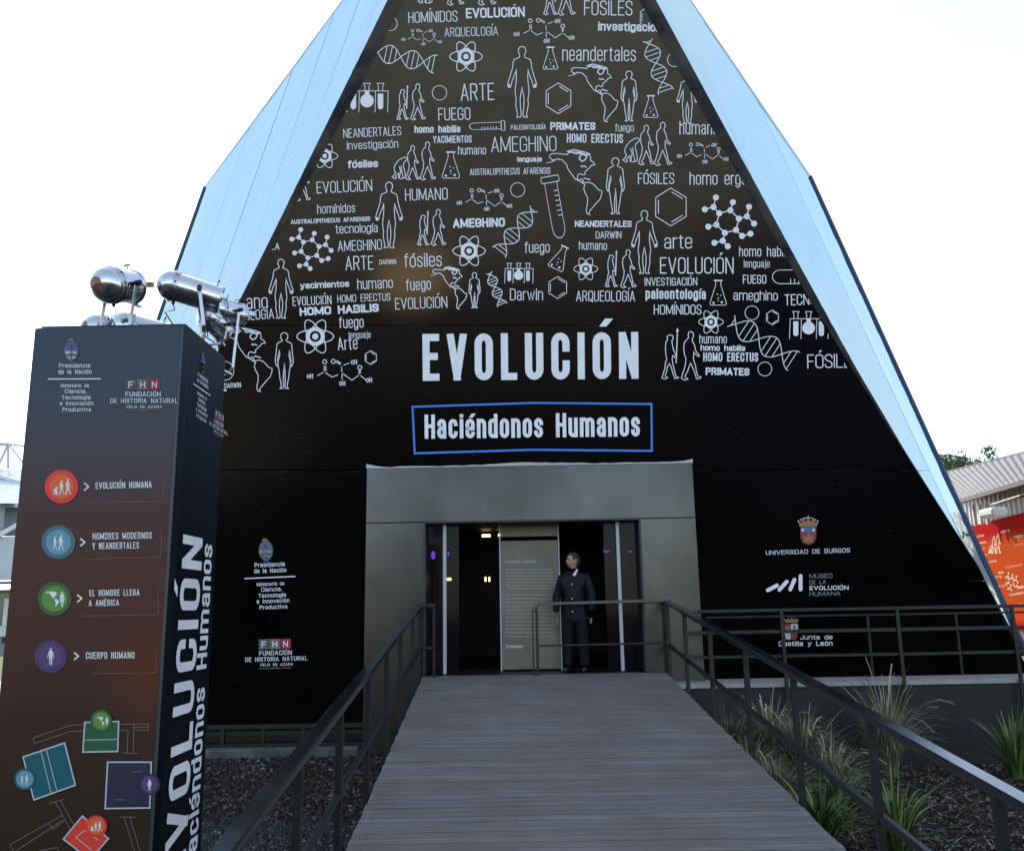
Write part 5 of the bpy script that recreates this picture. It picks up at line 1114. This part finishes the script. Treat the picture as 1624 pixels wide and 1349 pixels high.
for cx, cy, cz in cl:
    R_ = rr.uniform(.35, .75)
    for i in range(120):
        v = Vector((rr.gauss(0, 1), rr.gauss(0, 1), rr.gauss(0, 1))).normalized()*R_*rr.uniform(.5, 1.1); v.z *= .75; c_ = Vector((cx, cy, cz))+v
        s_ = rr.uniform(.06, .14); a = Vector((rr.gauss(0, 1), rr.gauss(0, 1), rr.gauss(0, 1))).normalized(); b = a.orthogonal().normalized(); b0 = len(vs)
        vs += [c_+a*s_, c_+b*s_*.6, c_-a*s_, c_-b*s_*.6]; fs.append((b0, b0+1, b0+2, b0+3)); tn += [rr.random()]*4
me = bpy.data.meshes.new('crown'); me.from_pydata([tuple(v) for v in vs], [], fs); ca_ = me.color_attributes.new('tone', 'FLOAT_COLOR', 'POINT')
for i, t in enumerate(tn): ca_.data[i].color = (t, t, t, 1)
link('crown', me, tr, LEAF)

# ================================================================== BACKGROUND, left: white hall
YB = 30.0; hall = thing('hall', 'white hall with a truss on its pale roof beyond the totem', 'building', (-18, 30, 0)); HO = Vector((-18, 30, 0))
bp = lambda x, y, Y=YB: at_y(x, y, Y)
def hb(name, x0, y0, x1, y1, m, Y=YB, dep=.3, **k):
    a, b = bp(x0, y1, Y), bp(x1, y0, Y); return MB(HO).box(a.x, b.x, Y, Y+dep, a.z, b.z).build(name, m, hall, **k)
hb('wall', -70, 850, 33, 921, PALE); hb('wall', -70, 797, 1, 849, PALE, YB-.1); hb('upper_wall', 1, 797.5, 40, 849, GREYB, YB+.3)
hb('canopy', -70, 921, 33, 925, GREYB, YB-1.2, 1.5); hb('canopy', -70, 934, 32, 937, GREYB, YB-1.0, 1.3)
hb('window', -70, 937, 31, 1000, mat('shade_glass', (.10, .12, .13), .1, 0, .6), YB+.2, .1)
hb('column', 3, 948, 20, 992, PALE, YB-.2, .4); hb('wall', -70, 992, 30, 1010, PALE, YB-.1); hb('bench', 2, 1010, 27, 1020, STEEL_DK, YB-.4, .3); hb('base', -70, 1000, 29, 1042, GREYB, YB, .2)
MB(HO).beam(bp(-6, 851, YB-.1), bp(33, 829, YB-.1), .1, .14).build('gable_trim', WHITE, hall)
a, b, c_, d_ = bp(-70, 797, YB-.4), bp(35.5, 798, YB-.4), bp(37.5, 745, YB+4), bp(-70, 742, YB+4)
MB(HO).poly([a, b, c_, d_]).poly([v+Vector((0, .1, -.12)) for v in (a, d_, c_, b)]).build('roof', ROOFM, hall)
MB(HO).beam(bp(-10, 752, YB+2.9), bp(36, 765, YB+2.2), .08, .12).build('roof_pipe', WHITE, hall)
hb('parapet', -70, 743, 7, 753, GREYB, YB+4.2, .2); hb('parapet', 7, 744, 37, 757, ROOFM, YB+4.3, .2)
for p, q_ in (((-40, 700), (14, 704)), ((14, 704), (60, 710)), ((12, 706), (-3, 739)), ((16, 706), (41, 739)), ((13, 706), (13, 743)), ((-40, 712), (12, 704)), ((-3, 739), (-30, 706))):
    MB(HO).beam(bp(*p, YB+4.4), bp(*q_, YB+4.4), .07, .07).build('truss_bar', mat('truss_paint', (.5, .54, .56), .5) if 'truss_paint' not in bpy.data.materials else bpy.data.materials['truss_paint'], hall)
# low white rail along the path at the left
rl = thing('path_edging', 'low white edging beside the path at the far left', 'edging', (-9, 17.6, 0)); MB((-9, 17.6, 0)).box(-30, -9, 17.5, 17.6, 0, .22).build('board', WHITE, rl)

for o in bpy.data.objects:
    if o.name.startswith(('panel_text', 'scuff_mark')): o['kind'] = 'stuff'
